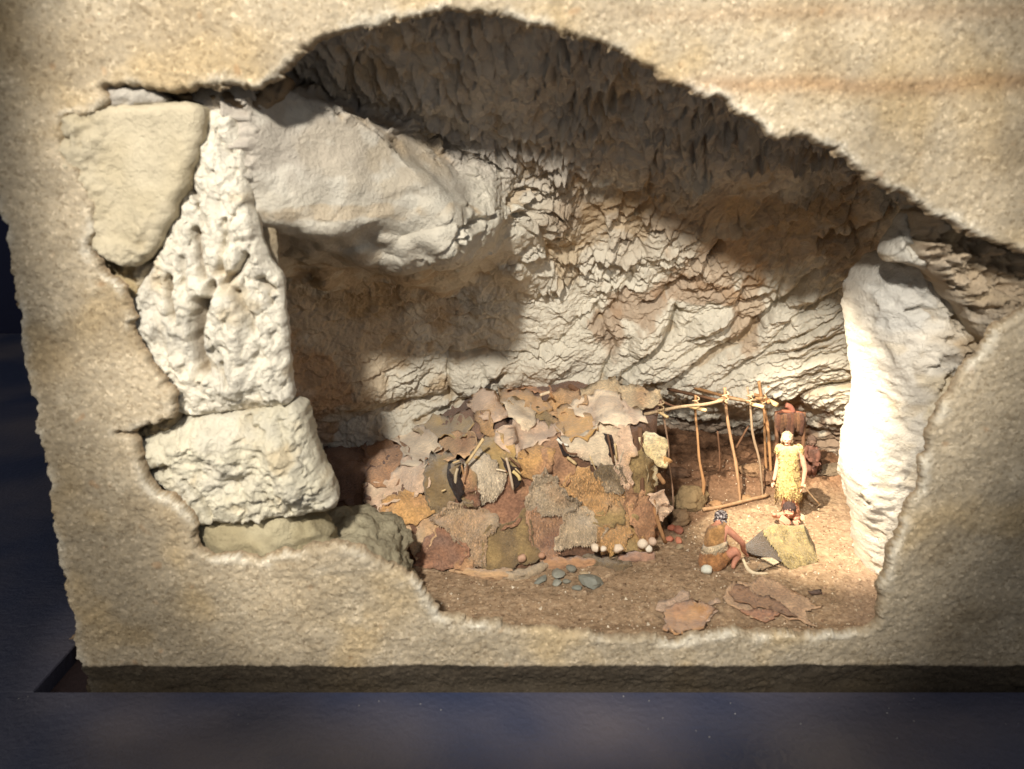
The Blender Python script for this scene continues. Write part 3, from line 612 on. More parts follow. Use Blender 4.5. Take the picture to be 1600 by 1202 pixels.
# ============================================================ the hide shelter
ctrl = [ # base, wall, eave, roof, back
 [atz(480,800), at(478,770,3.45), at(480,732,3.6), at(484,712,3.85), at(490,697,4.15)],
 [atz(590,862), at(592,800,3.06), at(600,745,3.18), at(600,712,3.6), at(602,682,4.15)],
 [atz(690,888), at(695,810,2.95), at(700,738,3.0), at(700,695,3.5), at(690,642,4.1)],
 [atz(745,888), at(748,800,2.96), at(752,722,2.99), at(735,668,3.45), at(728,622,4.1)],
 [atz(800,886), at(798,800,2.98), at(800,716,3.0), at(772,652,3.4), at(765,612,4.05)],
 [atz(880,878), at(880,785,3.0), at(882,700,3.05), at(862,650,3.5), at(850,600,4.0)],
 [atz(960,868), at(958,775,3.05), at(962,678,3.08), at(955,642,3.42), at(945,600,3.85)],
 [atz(1002,862), at(1004,770,3.08), at(1004,672,3.1), at(1012,650,3.3), at(1024,628,3.6)],
 [atz(1022,840), at(1028,755,3.25), at(1026,668,3.3), at(1028,652,3.42), at(1030,632,3.6)]]
def catm(a, b_, c, d, t): return .5 * ((2 * b_) + (-a + c) * t + (2 * a - 5 * b_ + 4 * c - d) * t * t + (-a + 3 * b_ - 3 * c + d) * t ** 3)
def shelter_surface(sub=9):
    nc, nr = len(ctrl), len(ctrl[0]); cols_ = []
    for i in range(nc - 1):
        for k in range(sub + (1 if i == nc - 2 else 0)):
            t = k / sub; cols_.append([catm(ctrl[max(i - 1, 0)][j], ctrl[i][j], ctrl[i + 1][j], ctrl[min(i + 2, nc - 1)][j], t) for j in range(nr)])
    V = []; rows = 0
    for cl in cols_:
        r = []
        for j in range(nr - 1):
            for k in range(sub + (1 if j == nr - 2 else 0)):
                r.append(catm(cl[max(j - 1, 0)], cl[j], cl[j + 1], cl[min(j + 2, nr - 1)], k / sub))
        rows = len(r); V += r
    V = [v + Vector((0, 1, 0)) * .022 * mnoise.noise(v * 7) * 2 + Vector((0, 0, 1)) * .018 * mnoise.noise(v * 9 + Vector((3, 3, 3))) * 2 for v in V]
    # sagging between the poles and along a raised roof beam
    for v in V:
        px, py = proj(v.x, v.y, v.z)
        d = float(seg_dist(np.array([px]), np.array([py]), [(745,618),(775,660),(800,705),(812,735)])[0]); v.z += .06 * math.exp(-(d / 12) ** 2)
        d = float(seg_dist(np.array([px]), np.array([py]), [(940,610),(960,670)])[0]); v.z += .04 * math.exp(-(d / 12) ** 2)
        d = float(seg_dist(np.array([px]), np.array([py]), [(850,665),(815,690)])[0]); v.z -= .045 * math.exp(-(d / 26) ** 2)
    Fs = [(i * rows + j, (i + 1) * rows + j, (i + 1) * rows + j + 1, i * rows + j + 1) for i in range(len(cols_) - 1) for j in range(rows - 1)]
    return V, Fs
V, Fs = shelter_surface()
sh = empty('hide_shelter', tuple(atz(850, 882)), 'long low hut of patched animal hides built against the cave wall', 'shelter')
HB = BVHTree.FromPolygons(V, Fs)
n0 = len(V); V2 = V + [v + Vector((0, .02, -.012)) for v in V]
me = tri_mesh('under_cover', V2, Fs + [tuple(i + n0 for i in f[::-1]) for f in Fs], lin(120, 88, 66)); link('under_cover', me, M['hide'], sh)
_lin0 = lin
def lin(r, g, b_):
    m = .35 * r + .45 * g + .2 * b_; k = .08; f = lambda v: (v * (1 - k) + m * k) * .98 + 8; return _lin0(f(r), f(g), f(b_))
c_pink = lin(212,176,142); c_beige = lin(224,200,166); c_rust = lin(186,136,94); c_dkrust = lin(158,110,80); c_olive = lin(166,136,84); c_dolive = lin(134,108,70); c_orange = lin(216,162,96)
c_yel = lin(222,168,90); c_tan = lin(200,158,112); c_grey = lin(198,170,132); c_brown = lin(150,108,78); c_pale = lin(226,202,166); c_mauve = lin(132,100,82)
Z1 = lambda L: [(480 + x / 3.2475, 560 + y / 3.2475) for x, y in L]
Z2 = lambda L: [(780 + x / 3.535, 560 + y / 3.535) for x, y in L]
HIDES = [ # outline, layer, material, colour, second colour
 (Z1([(40,500),(150,445),(300,435),(305,560),(315,720),(230,740),(140,700),(80,600)]), 1, 'hide', c_mauve, c_brown),
 (Z1([(285,450),(450,405),(505,480),(495,560),(435,645),(340,645),(300,560)]), 2, 'hide', c_rust, c_brown),
 (Z1([(300,720),(340,640),(430,635),(490,565),(505,540),(615,550),(625,650),(560,685),(480,690),(430,735),(390,775)]), 3, 'fur_fine', c_pink, c_beige),
 (Z1([(445,440),(455,398),(600,380),(665,440),(690,490),(625,545),(600,560),(500,550),(500,480)]), 4, 'fur_fine', c_beige, c_pink),
 (Z1([(400,700),(520,740),(660,790),(665,860),(600,960),(560,1000),(500,860),(380,800)]), 1, 'fur_fine', c_tan, c_grey),
 (Z1([(385,780),(435,712),(520,678),(612,700),(642,780),(560,838),(470,836),(400,806)]), 4, 'hide', c_orange, c_rust),
 (Z1([(550,375),(640,320),(750,305),(845,325),(810,400),(700,415),(620,405)]), 3, 'fur_fine', c_olive, c_dolive),
 (Z1([(730,310),(840,255),(890,300),(935,380),(860,415),(760,400)]), 2, 'hide', c_brown, c_rust),
 (Z1([(615,545),(690,470),(690,410),(850,395),(865,450),(800,520),(700,535)]), 4, 'hide', c_tan, c_rust),
 (Z1([(612,560),(720,525),(785,560),(760,640),(745,700),(690,795),(648,805),(635,700)]), 5, 'fur_fine', c_dolive, c_olive),
 (Z1([(825,500),(920,415),(965,395),(1045,470),(1065,550),(985,575),(900,515)]), 5, 'fur_fine', c_olive, c_yel),
 (Z1([(870,300),(930,295),(975,400),(905,385)]), 5, 'hide', c_orange, c_tan),
 (Z1([(835,250),(890,178),(940,230),(1005,300),(970,322),(900,302)]), 6, 'fur_fine', c_pink, c_tan),
 (Z1([(815,550),(890,495),(960,570),(1005,580),(945,680),(890,722),(865,640)]), 6, 'fur', c_pale, c_grey),
 (Z1([(855,720),(940,690),(1000,585),(1155,600),(1130,760),(1040,840),(950,860),(890,780)]), 2, 'hide', c_dkrust, c_rust),
 (Z1([(650,820),(690,790),(750,718),(830,705),(885,770),(952,800),(952,852),(905,900),(905,1045),(820,1025),(800,950),(700,860)]), 6, 'fur', c_tan, c_grey),
 (Z1([(600,960),(670,848),(815,960),(800,1005),(740,1050),(560,1050),(560,990)]), 4, 'hide', c_dkrust, c_mauve),
 (Z1([(895,900),(950,860),(1040,838),(1112,755),(1122,900),(1165,990),(1155,1020),(960,1068),(905,1045)]), 5, 'fur_fine', c_dolive, c_olive),
 (Z1([(1115,770),(1200,765),(1295,800),(1282,900),(1250,1030),(1185,1030),(1135,900)]), 4, 'fur', c_rust, c_dkrust),
 (Z1([(745,1060),(810,975),(845,1075)]), 7, 'hide', c_rust, c_tan),
 (Z1([(785,640),(820,565),(885,685),(850,725),(795,700)]), 6, 'fur_fine', c_dolive, c_rust),
 (Z1([(690,800),(760,700),(850,640),(870,720),(760,740)]), 3, 'hide', c_dkrust, c_brown),
 (Z2([(60,200),(70,155),(150,108),(255,128),(285,195),(200,200),(100,185)]), 2, 'hide', c_rust, c_dkrust),
 (Z2([(0,200),(60,188),(150,198),(240,240),(295,290),(262,315),(180,295),(130,262),(0,275)]), 4, 'fur_fine', c_orange, c_olive),
 (Z2([(278,250),(340,197),(420,200),(492,248),(490,272),(400,302),(350,325),(265,302)]), 4, 'hide', c_tan, c_orange),
 (Z2([(345,310),(400,307),(480,350),(548,380),(542,412),(470,455),(380,452),(345,400)]), 6, 'fur_fine', c_yel, c_orange),
 (Z2([(395,300),(520,250),(580,218),(650,240),(700,290),(782,318),(782,362),(730,390),(620,372),(540,384),(480,352)]), 8, 'fur_fine', lin(238,212,176), c_pink),
 (Z2([(470,220),(560,148),(605,143),(660,190),(760,205),(862,200),(888,242),(870,262),(780,303),(700,292),(640,242),(570,228),(490,252)]), 7, 'hide', lin(224,196,152), c_tan),
 (Z2([(15,280),(140,262),(192,330),(160,372),(142,402),(85,362)]), 5, 'fur_fine', c_pale, c_grey),
 (Z2([(140,290),(260,308),(352,380),(352,432),(290,402),(200,345)]), 3, 'hide', c_olive, c_tan),
 (Z2([(10,420),(80,370),(140,400),(180,355),(292,388),(345,440),(300,462),(200,505),(130,535),(50,505)]), 4, 'fur_fine', c_pink, c_beige),
 (Z2([(125,540),(230,498),(295,520),(262,600),(205,665),(120,625)]), 5, 'hide', c_orange, c_rust),
 (Z2([(245,500),(345,455),(360,540),(420,600),(350,680),(270,655),(205,645),(255,590)]), 3, 'hide', c_rust, c_brown),
 (Z2([(370,470),(540,418),(560,385),(665,388),(668,505),(650,590),(600,590),(540,605),(490,545),(400,525)]), 6, 'fur_fine', c_pale, c_pink),
 (Z2([(640,400),(722,383),(722,530),(702,560),(722,640),(690,690),(645,600),(655,500)]), 7, 'fur_fine', c_pink, c_tan),
 (Z2([(150,790),(185,690),(212,640),(240,605),(312,660),(332,720),(445,770),(380,855),(260,842),(165,820)]), 8, 'fur', c_grey, c_tan),
 (Z2([(325,700),(400,635),(480,605),(560,680),(612,720),(592,800),(540,870),(500,845),(440,805),(440,760),(350,735)]), 6, 'fur', c_orange, c_tan),
 (Z2([(515,610),(600,588),(655,600),(695,680),(660,720),(590,715)]), 7, 'fur', c_dolive, c_grey),
 (Z2([(350,860),(410,815),(500,840),(512,890),(562,932),(540,965),(480,1005),(360,1030),(300,1030),(340,950)]), 7, 'fur', c_grey, c_beige),
 (Z2([(515,890),(640,775),(665,830),(662,900),(560,930)]), 5, 'hide', c_olive, c_tan),
 (Z2([(595,760),(700,715),(725,850),(700,905),(650,805)]), 6, 'fur', c_orange, c_rust),
 (Z2([(535,960),(600,915),(690,895),(697,960),(672,1040),(600,1060),(535,1020)]), 8, 'fur', c_orange, c_yel),
 (Z2([(685,930),(745,865),(785,1060),(685,1045)]), 6, 'hide', c_olive, c_orange),
 (Z2([(695,640),(742,760),(730,870),(700,905),(698,790)]), 4, 'hide', c_rust, c_brown),
 (Z2([(725,780),(792,735),(822,900),(812,1000),(760,1040),(725,900)]), 5, 'hide', c_rust, c_dkrust),
 (Z2([(715,540),(765,505),(805,600),(815,720),(755,755),(715,700)]), 6, 'hide', c_olive, c_yel),
 (Z2([(640,690),(700,650),(720,740),(600,770),(590,710)]), 3, 'hide', c_brown, c_rust)]
for i, (pl, ly, mt, c1, c2) in enumerate(HIDES):
    patch('hide', grow_poly(pl, 4.5), HB, .003 + ly * .0028, mt, c1, sh, seed=i + 1, col2=c2, maxd=.7, curl=.015, fray=3.0, wob=.009)
# the two bright flaps hanging at the open right-hand end: a plane of their own beside the post
flapV = [at(985,668,3.06), at(1050,672,3.16), at(1052,820,3.2), at(995,830,3.06), at(1015,740,3.08), at(1035,745,3.12)]
FP = BVHTree.FromPolygons([at(970,640,3.02), at(1065,640,3.14), at(1065,850,3.16), at(970,850,3.04)], [(0, 1, 2, 3)])
patch('hide_flap', Z2([(755,430),(800,415),(860,403),(895,430),(925,470),(932,540),(915,612),(870,600),(820,540),(770,470)]), FP, .006, 'hide', lin(246,220,160), sh, seed=91, curl=.03, wob=.02, col2=lin(250,232,190))
patch('hide_flap', Z2([(762,500),(830,560),(880,612),(882,700),(820,725),(795,640)]), FP, .0, 'hide', lin(240,214,160), sh, seed=92, curl=.02, wob=.015, col2=lin(230,214,180))
patch('hide_flap', Z2([(795,730),(890,715),(905,780),(945,810),(932,860),(900,895),(860,893),(828,800)]), FP, .004, 'fur_fine', c_pink, sh, seed=93, curl=.02, wob=.015, col2=c_pale)
patch('hide_flap', Z2([(775,735),(800,725),(850,880),(835,885),(800,800)]), FP, -.012, 'hide', c_brown, sh, seed=94)
patch('hide_flap', Z2([(910,540),(955,565),(930,585),(915,612)]), FP, -.006, 'hide', c_orange, sh, seed=95)
W_L = lin(208,176,124); W_M = lin(168,122,78); W_D = lin(112,78,54)
tube('door_pole', [at(1020,780,3.08), at(1026,810,3.08), tuple(atz(1040,848))], [.010, .010, .008], M['wood'], sh, W_M)
tube('door_pole', [at(1000,668,3.05), at(1003,760,3.05), tuple(atz(1008,850))], [.009, .010, .009], M['wood'], sh, W_D)
# pegs and bone pins through the cover
Z3 = lambda L, Y: [at(640 + x / 6.667, 660 + y / 6.667, Y) for x, y in L]
for L, Y, r, c in (([(770,170),(690,290),(590,430)], 2.92, .0062, W_L), ([(500,480),(480,560),(480,640),(500,790)], 2.92, .007, lin(186,164,130)), ([(540,450),(570,590),(550,640)], 2.93, .004, W_M), ([(600,430),(600,520),(575,640)], 2.92, .004, W_D),
                   ([(1005,370),(1040,500),(1078,700)], 2.93, .0055, lin(196,170,140)), ([(1075,510),(1130,560),(1150,600)], 2.93, .008, lin(216,186,120)), ([(1040,370),(1110,430),(1150,470)], 2.94, .005, W_D), ([(1100,480),(1160,540)], 2.93, .003, W_L),
                   ([(520,400),(450,425)], 2.93, .004, W_L), ([(330,720),(375,700)], 2.93, .003, W_L), ([(900,490),(960,500),(1000,510)], 2.94, .004, c_pale)):
    tube('peg', Z3(L, Y), r, M['wood'], sh, c, sides=6)
for L, Y, r, c in (([(375,545),(425,585)], 2.98, .007, W_L), ([(350,470),(375,520),(430,530)], 2.99, .005, W_D), ([(600,420),(612,480),(632,580)], 2.98, .0045, W_D), ([(640,470),(650,560)], 2.98, .004, W_L), ([(875,640),(910,690)], 3.05, .010, W_M),
                   ([(320,445),(345,470),(380,480)], 3.0, .006, lin(230,220,200)), ([(225,205),(280,185)], 3.6, .008, c_pale), ([(280,190),(300,220)], 3.6, .007, W_M), ([(385,150),(490,210)], 3.75, .012, W_D), ([(500,540),(560,680)], 2.99, .0025, W_L)):
    tube('peg', [at(780 + x / 3.535, 560 + y / 3.535, Y) for x, y in L], r, M['wood'], sh, c, sides=6)
# holes between hides: dark patches laid on top, their shade put into the colour
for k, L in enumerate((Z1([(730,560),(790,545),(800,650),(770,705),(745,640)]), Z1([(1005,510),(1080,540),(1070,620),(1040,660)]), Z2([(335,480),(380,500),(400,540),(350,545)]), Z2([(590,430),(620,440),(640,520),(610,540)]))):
    patch('gap_shade', L, HB, .034, 'hide', lin(46,30,22), sh, seed=120 + k, curl=.004)
# hides rolled along the foot
for k, (L, r, c) in enumerate((([(702,893),(735,897),(775,902),(800,898)], [.008, .016, .022, .018], c_tan), ([(770,898),(805,903),(840,893),(862,880)], [.016, .02, .022, .012], c_grey), ([(838,880),(870,884),(905,884),(930,880)], [.018, .026, .024, .014], c_rust),
                              ([(900,870),(930,878),(965,888),(985,884)], [.012, .022, .022, .012], c_dolive), ([(968,880),(990,874),(1022,872)], [.018, .022, .016], lin(176,132,104)), ([(862,872),(900,866),(950,862)], [.014,.016,.012], c_brown))):
    o = tube('rolled_hide', [onfloor(x, y) + Vector((0, 0, .008)) for x, y in L], r, M['fur' if k % 2 else 'fur_fine'], None, c, sides=14, seed=k * 5, knob=.45, sub=8)
    tag(o, ['thin tan rolled hide at the left foot of the hut', 'grey furry rolled hide behind the flint flakes', 'long rust brown rolled hide at the middle of the hut foot', 'olive rolled hide between the rust roll and the white pebbles', 'pinkish brown hide bundle at the right foot of the hut', 'narrow brown hide strip tucked under the hut wall'][k], 'rolled hide', 'hides rolled along the foot of the hut')

# ============================================================ pole frame
Z4 = lambda L: [(1000 + x / 4.623, 570 + y / 4.623) for x, y in L]
fr = empty('pole_frame', tuple(atz(1150, 785)), 'open frame of lashed sticks continuing the hide hut to the right', 'frame')
def post(L, r, c, Y=None, name='post'):
    P = Z4(L); b_ = onfloor(*P[-1]); Yb = Y or b_.y
    pts = [at(x, y, Yb - .02 + .02 * k / len(P)) for k, (x, y) in enumerate(P[:-1])] + [(b_ - Vector((0, 0, .02))) if not Y else at(*P[-1], Yb)]
    return tube(name, pts, [q * .56 for q in r], M['wood'], fr, c, sides=8, knob=.22, sub=4)
post([(148,262),(175,400),(205,600),(207,700),(235,900),(240,1110)], [.011,.009,.008,.007,.007,.006], lin(150,118,92))
post([(403,220),(400,350),(415,500),(430,700),(460,850),(455,960),(475,1010)], [.010,.009,.010,.011,.014,.012,.018], W_M)
post([(613,165),(620,300),(650,500),(690,700),(715,880),(728,990)], [.013,.013,.014,.014,.012,.012], lin(160,122,86))
post([(775,160),(795,300),(815,500),(860,680),(880,850),(890,940)], [.010,.010,.011,.011,.009,.008], lin(150,124,96))
post([(860,120),(880,250),(920,430),(935,600),(950,760)], [.014,.014,.014,.014,.013], W_M)
post([(935,150),(895,250),(900,400),(905,600),(915,740)], [.012,.011,.012,.012,.012], W_M)
post([(560,480),(575,640),(575,790)], [.008,.008,.007], W_D, 3.75); post([(785,440),(740,520),(690,610)], [.010,.010,.010], W_D, 3.85)
for L, ya, yb, r, c in (([(30,360),(180,325),(330,300),(480,285),(605,255)], 3.28, 3.45, .0075, lin(170,144,110)), ([(560,262),(620,240),(780,262),(890,236)], 3.47, 3.66, .007, lin(160,130,96)), ([(205,178),(400,220),(600,268)], 3.95, 3.5, .009, W_D),
                        ([(360,155),(600,225),(790,268)], 3.95, 3.58, .009, W_M), ([(590,160),(780,205),(900,240),(930,270)], 3.98, 3.66, .010, W_M), ([(140,345),(200,380)], 3.3, 3.26, .007, W_L), ([(140,255),(250,300),(400,300)], 3.5, 3.46, .006, W_D),
                        ([(345,298),(480,330)], 3.44, 3.40, .009, W_L), ([(800,283),(895,305)], 3.56, 3.52, .010, W_L), ([(930,260),(990,292)], 3.72, 3.66, .012, W_L), ([(840,240),(960,280)], 3.62, 3.72, .006, W_M)):
    P = Z4(L); tube('crossbar', [at(x, y, ya + (yb - ya) * k / (len(P) - 1)) for k, (x, y) in enumerate(P)], r, M['wood'], fr, c, sides=7, knob=.2, sub=4)
for (x, y, Y) in ((148,330,3.31), (402,300,3.44), (613,262,3.48), (790,262,3.55), (885,280,3.68)):
    p = Z4([(x, y)])[0]; c = at(p[0], p[1], Y - .012)
    tube('lashing', [c + Vector((.014 * math.cos(t), .014 * math.sin(t), .004 * t - .012)) for t in [k * .9 for k in range(16)]], .0032, M['wood'], fr, lin(186,158,118), sides=5, sub=2)
o = tube('fallen_pole', [onfloor(*p) + Vector((0, 0, .012)) for p in Z4([(452,1065),(600,1040),(760,1000),(930,958)])], [.010, .009, .010, .008], M['wood'], None, lin(150,116,82), sides=8, knob=.2, sub=4)
tag(o, 'thin bare pole lying on the ground along the foot of the stick frame', 'pole')
# boulders inside the frame
for k, (px, py, r, fk, c, lab) in enumerate(((1078,790,.085,(1.2,.9,.75),lin(128,106,74),'largest olive brown boulder inside the frame, left of its second post'), (1062,815,.06,(1.3,.8,.7),lin(120,96,70),'low brown boulder behind the hanging hide flap'),
        (1118,792,.035,(1.2,.9,.6),lin(150,112,76),'small tan stone leaning on the foot of the second post'), (1176,742,.06,(1.2,.9,.7),lin(140,108,78),'pale boulder at the back of the frame behind the third post'), (1166,780,.03,(1.2,.9,.6),lin(146,110,74),'small stone beside the foot of the third post'),
        (1196,752,.05,(1.1,.8,.7),lin(120,88,64),'brown boulder between the two rear posts'), (1060,742,.05,(1.3,.8,.5),lin(96,70,52),'dark rock lying far back in the frame on the left'), (1300,738,.07,(1.6,.8,.4),lin(128,110,88),'flat grey rock on the ground behind the standing figure'), (1320,712,.06,(1.5,.8,.4),lin(110,92,74),'dark flat rock under the back wall near the right pillar'))):
    p = onfloor(px, py); stone('boulder', p + Vector((0, 0, r * fk[2] * .45)), r, 40 + k, c, flatk=fk, sub=4, mat_='limestone', facet=.44, label=lab, cat='boulder', rot=k)
# red meat/hides hanging at the back and stones near the door
for k, (px, py, r, c, lab) in enumerate(((1046,846,.020,lin(176,104,78),'reddish stone at the foot of the door pole'), (1060,848,.020,lin(188,116,86),'light red stone right of the door pole'), (1050,828,.022,lin(140,76,54),'dark red stone behind the door pole'), (1062,858,.018,lin(150,130,100),'flat tan stone on the sand right of the red stones'),
        (1060,832,.024,lin(136,80,60),'dark red upright stone by the thin first post'), (1024,838,.02,lin(150,110,80),'small brown stone between the flap and the white pebbles'))):
    stone('red_stone', onfloor(px, py) + Vector((0, 0, r * .5)), r, 70 + k, c, flatk=(1.2, .9, .8), facet=.6, sub=2, label=lab, cat='stone', rot=k * 2)
PEB = [(1005,850,.022,lin(222,202,176),'large white pebble in the trio at the right end of the hut'), (1014,857,.017,lin(218,206,186),'front white pebble of the trio at the right end of the hut'), (1019,846,.018,lin(196,166,140),'pinkish pebble of the trio at the right end of the hut'),
       (966,857,.021,lin(220,196,168),'broad pale pebble under the orange fur patch'), (943,858,.014,lin(222,204,180),'small round white pebble left of the broad pale pebble'), (930,856,.019,lin(222,200,172),'pointed white pebble at the foot of the grey fur patch'),
       (792,873,.012,lin(224,210,190),'tiny white pebble alone on the tan rolled hide'), (816,872,.020,lin(190,148,118),'round pinkish brown pebble right of the tiny white one'), (748,882,.020,lin(170,128,98),'squarish tan pebble near the left end of the roll'),
       (725,882,.024,lin(160,112,84),'brown triangular stone under the dark red hide'), (846,868,.014,lin(176,130,100),'small brown pebble at the foot of the rust strip')]
for k, (px, py, r, c, lab) in enumerate(PEB):
    stone('pebble', at(px, py, onfloor(px, 887 if px < 990 else 873).y - .01), r * 1.1, 90 + k, c, flatk=(1.05, .9, .95), facet=.4 if k % 2 else .3, label=lab, cat='pebble', group='pebbles along the foot of the hide hut', rot=k)
FL = [(924,916,.040,(1,.85,.5),'largest grey flint slab at the right end of the pile'), (873,900,.030,(1.1,.7,.35),'pale edged flint flake at the middle of the pile'), (892,893,.020,(.9,.7,.6),'small flint chip at the back of the pile'), (846,908,.024,(1.2,.5,.25),'thin flint flake lying furthest left'),
      (870,914,.020,(.7,.8,.4),'narrow dark flint pointing to the front'), (886,911,.014,(1,.7,.5),'tiny flint between the flakes of the pile'), (902,921,.018,(.7,1,.4),'flint splinter leaning on the largest slab'), (912,899,.016,(1,.7,.4),'tan grey chip behind the largest flint slab')]
for k, (px, py, r, fk, lab) in enumerate(FL):
    stone('flint', onfloor(px, py) + Vector((0, 0, r * 1.35 * fk[2] * .8)), r * 1.4, 110 + k, [lin(120,120,108), lin(140,138,124), lin(116,112,98)][k % 3] if k != 7 else lin(170,146,112), flatk=fk, facet=.8, label=lab, cat='flint', group='grey flints piled on the sand in front of the hut', rot=k * 1.3, tilt=.35 if k == 0 else .1)
stone('pebble', onfloor(1104,897) + Vector((0, 0, .018)), .027, 131, lin(204,202,184), flatk=(1, .8, .8), facet=.3, label='pale greenish white stone under the seated figure', cat='pebble')

# ============================================================ hides spread on the sand in front
def floor_hide(px_poly, c1, c2, lift, seed, lab, matl='hide', curl=.02, **k):
    o = patch('spread_hide', px_poly, FB, lift, matl, c1, None, seed=seed, col2=c2, curl=curl, fray=1.2, wob=.004, step=4, **k); return tag(o, lab, 'hide')
Z5 = lambda L: [(1000 + x / 4.444, 860 + y / 4.444) for x, y in L]
floor_hide(Z5([(110,430),(140,370),(240,340),(280,290),(340,300),(350,370),(430,395),(540,345),(560,370),(480,400),(540,430),(460,520),(400,470),(170,440)]), lin(178,146,118), lin(160,128,100), .008, 201, 'pale pinkish skin side showing behind the orange brown hide', curl=.014)
floor_hide(Z5([(165,470),(170,430),(230,405),(300,375),(360,395),(430,415),(520,430),(460,510),(440,570),(320,592),(290,618),(240,622),(205,590),(160,580)]), lin(190,138,86), lin(178,124,80), .015, 202, 'flat orange brown hide hanging over the sandstone sill', 'fur_fine', curl=.012)
floor_hide(Z5([(575,340),(620,260),(700,250),(760,250),(820,200),(900,195),(960,240),(1050,290),(1150,325),(1200,390),(1280,405),(1190,420),(1150,440),(1160,490),(1220,550),(1130,520),(1040,490),(980,460),(880,490),(860,515),(770,480),(690,430),(600,380)]), lin(186,148,110), lin(170,130,94), .008, 203, 'large crumpled brown animal skin spread on the sand with legs out', curl=.010)
floor_hide(Z5([(600,300),(640,265),(740,285),(775,320),(880,355),(1000,400),(1080,500),(960,470),(880,440),(760,410),(660,370)]), lin(156,114,80), lin(166,124,86), .014, 204, 'narrow dark brown skin folded on top of the large spread skin', curl=.012)
floor_hide(Z5([(690,430),(760,440),(900,440),(980,470),(870,520),(780,490)]), lin(164,114,82), lin(150,108,80), .012, 205, 'reddish brown leg of skin at the front of the spread skin', curl=.008)
floor_hide(Z5([(1160,300),(1250,290),(1255,312),(1190,330)]), lin(104,74,56), None, .012, 206, 'small dark scrap of skin right of the spread skin', curl=.008)

# ============================================================ hide over the scraping beam
beam = empty('scraping_beam', tuple(onfloor(1235, 880)), 'olive yellow furry hide draped over a low sloping beam between two figures', 'hide')
Z6 = lambda x, y: (1160 + x / 8.586, 770 + y / 8.586)
def drape():
    # rows from the back top edge, over the top, down the front to the ground; widths grow downward
    b0 = onfloor(*Z6(760,1010)).y
    rows = [([(290,500),(420,440),(560,445),(700,450),(800,440)], b0 + .155), ([(280,495),(420,432),(560,440),(700,448),(830,430)], b0 + .13), ([(320,560),(440,560),(590,560),(740,555),(870,560)], b0 + .10),
            ([(400,680),(510,690),(640,690),(780,680),(905,660)], b0 + .065), ([(490,820),(590,830),(710,830),(840,810),(955,760)], b0 + .03), ([(560,930),(640,960),(750,970),(880,940),(985,860)], b0 + .005), ([(600,990),(680,1015),(770,1030),(880,1010),(985,900)], b0 - .005)]
    V = []; sub = 5; nr = len(rows)
    R = [[at(*Z6(x, y), Y + .05 * (i / 4) ** 2) for i, (x, y) in enumerate(L)] for L, Y in rows]
    grid = []
    for j in range(nr - 1):
        for k in range(sub + (j == nr - 2)):
            t = k / sub; r = [catm(R[max(j - 1, 0)][i], R[j][i], R[j + 1][i], R[min(j + 2, nr - 1)][i], t) for i in range(5)]
            rr = []
            for i in range(4):
                for m in range(6 + (i == 3)): rr.append(catm(r[max(i - 1, 0)], r[i], r[i + 1], r[min(i + 2, 4)], m / 6))
            grid.append(rr)
    W_ = len(grid[0]); H_ = len(grid)
    V = [v + Vector((0, -1, .5)) * .008 * mnoise.noise(v * 22) for r in grid for v in r]; n = len(V)
    V += [v + Vector((0, .012, -.008)) for v in V]
    Fs = [(j * W_ + i, (j + 1) * W_ + i, (j + 1) * W_ + i + 1, j * W_ + i + 1) for j in range(H_ - 1) for i in range(W_ - 1)]
    G = Fs + [tuple(a + n for a in f[::-1]) for f in Fs]
    for i in range(W_ - 1): G += [(i, i + 1, i + 1 + n, i + n), ((H_ - 1) * W_ + i + 1, (H_ - 1) * W_ + i, (H_ - 1) * W_ + i + n, (H_ - 1) * W_ + i + 1 + n)]
    for j in range(H_ - 1): G += [((j + 1) * W_, j * W_, j * W_ + n, (j + 1) * W_ + n), (j * W_ + W_ - 1, (j + 1) * W_ + W_ - 1, (j + 1) * W_ + W_ - 1 + n, j * W_ + W_ - 1 + n)]
    cols = [tuple(x * (1 + .35 * mnoise.noise(v * 30)) for x in lin(156,132,74)) for v in V]
    spikes(V, G, cols, Fs, 4200, .017, random.Random(5), down=.9, w_=.003)
    link('fur_cover', tri_mesh('fur_cover', V, G, cols), M['fur'], beam)
    # left flap of the cover lying out towards the seated figure, darker, and right side falling away, a little darker
    def sheet(nm, L, cols_, m_, th=.006, sub=6):
        Q = [at(*Z6(x, y), b0 + dy) for x, y, dy in L]; VV = []
        for j in range(sub + 1):
            for i in range(sub + 1):
                u, v_ = i / sub, j / sub; p = (Q[0] * (1 - u) + Q[1] * u) * (1 - v_) + (Q[3] * (1 - u) + Q[2] * u) * v_
                VV.append(p + Vector((0, -.3, 1)) * .010 * mnoise.noise(p * 18))
        n_ = len(VV); k = sub + 1; VV += [v + Vector((0, th, -th)) for v in VV]
        FF = [(j * k + i, (j + 1) * k + i, (j + 1) * k + i + 1, j * k + i + 1) for j in range(sub) for i in range(sub)]
        FF += [tuple(a + n_ for a in f[::-1]) for f in FF]
        link(nm, tri_mesh(nm, VV, FF, cols_), M[m_], beam)
    sheet('side_flap', [(280,495,.13), (40,690,.12), (60,800,.05), (560,930,.005)], lin(84,66,46), 'fur')
    sheet('side_flap', [(830,430,.14), (905,560,.20), (1050,860,.20), (985,880,.05)], lin(120,100,60), 'fur')
    sheet('skin_edge', [(250,875,.01), (400,880,.01), (500,930,-.005), (420,975,-.02)], lin(200,176,140), 'hide')
    tube('beam', [at(*Z6(600, 480), b0 + .22), at(*Z6(640, 760), b0 + .15), onfloor(*Z6(700, 960)) + Vector((0, .07, 0))], [.02, .02, .018], M['wood'], beam, W_D)
drape()
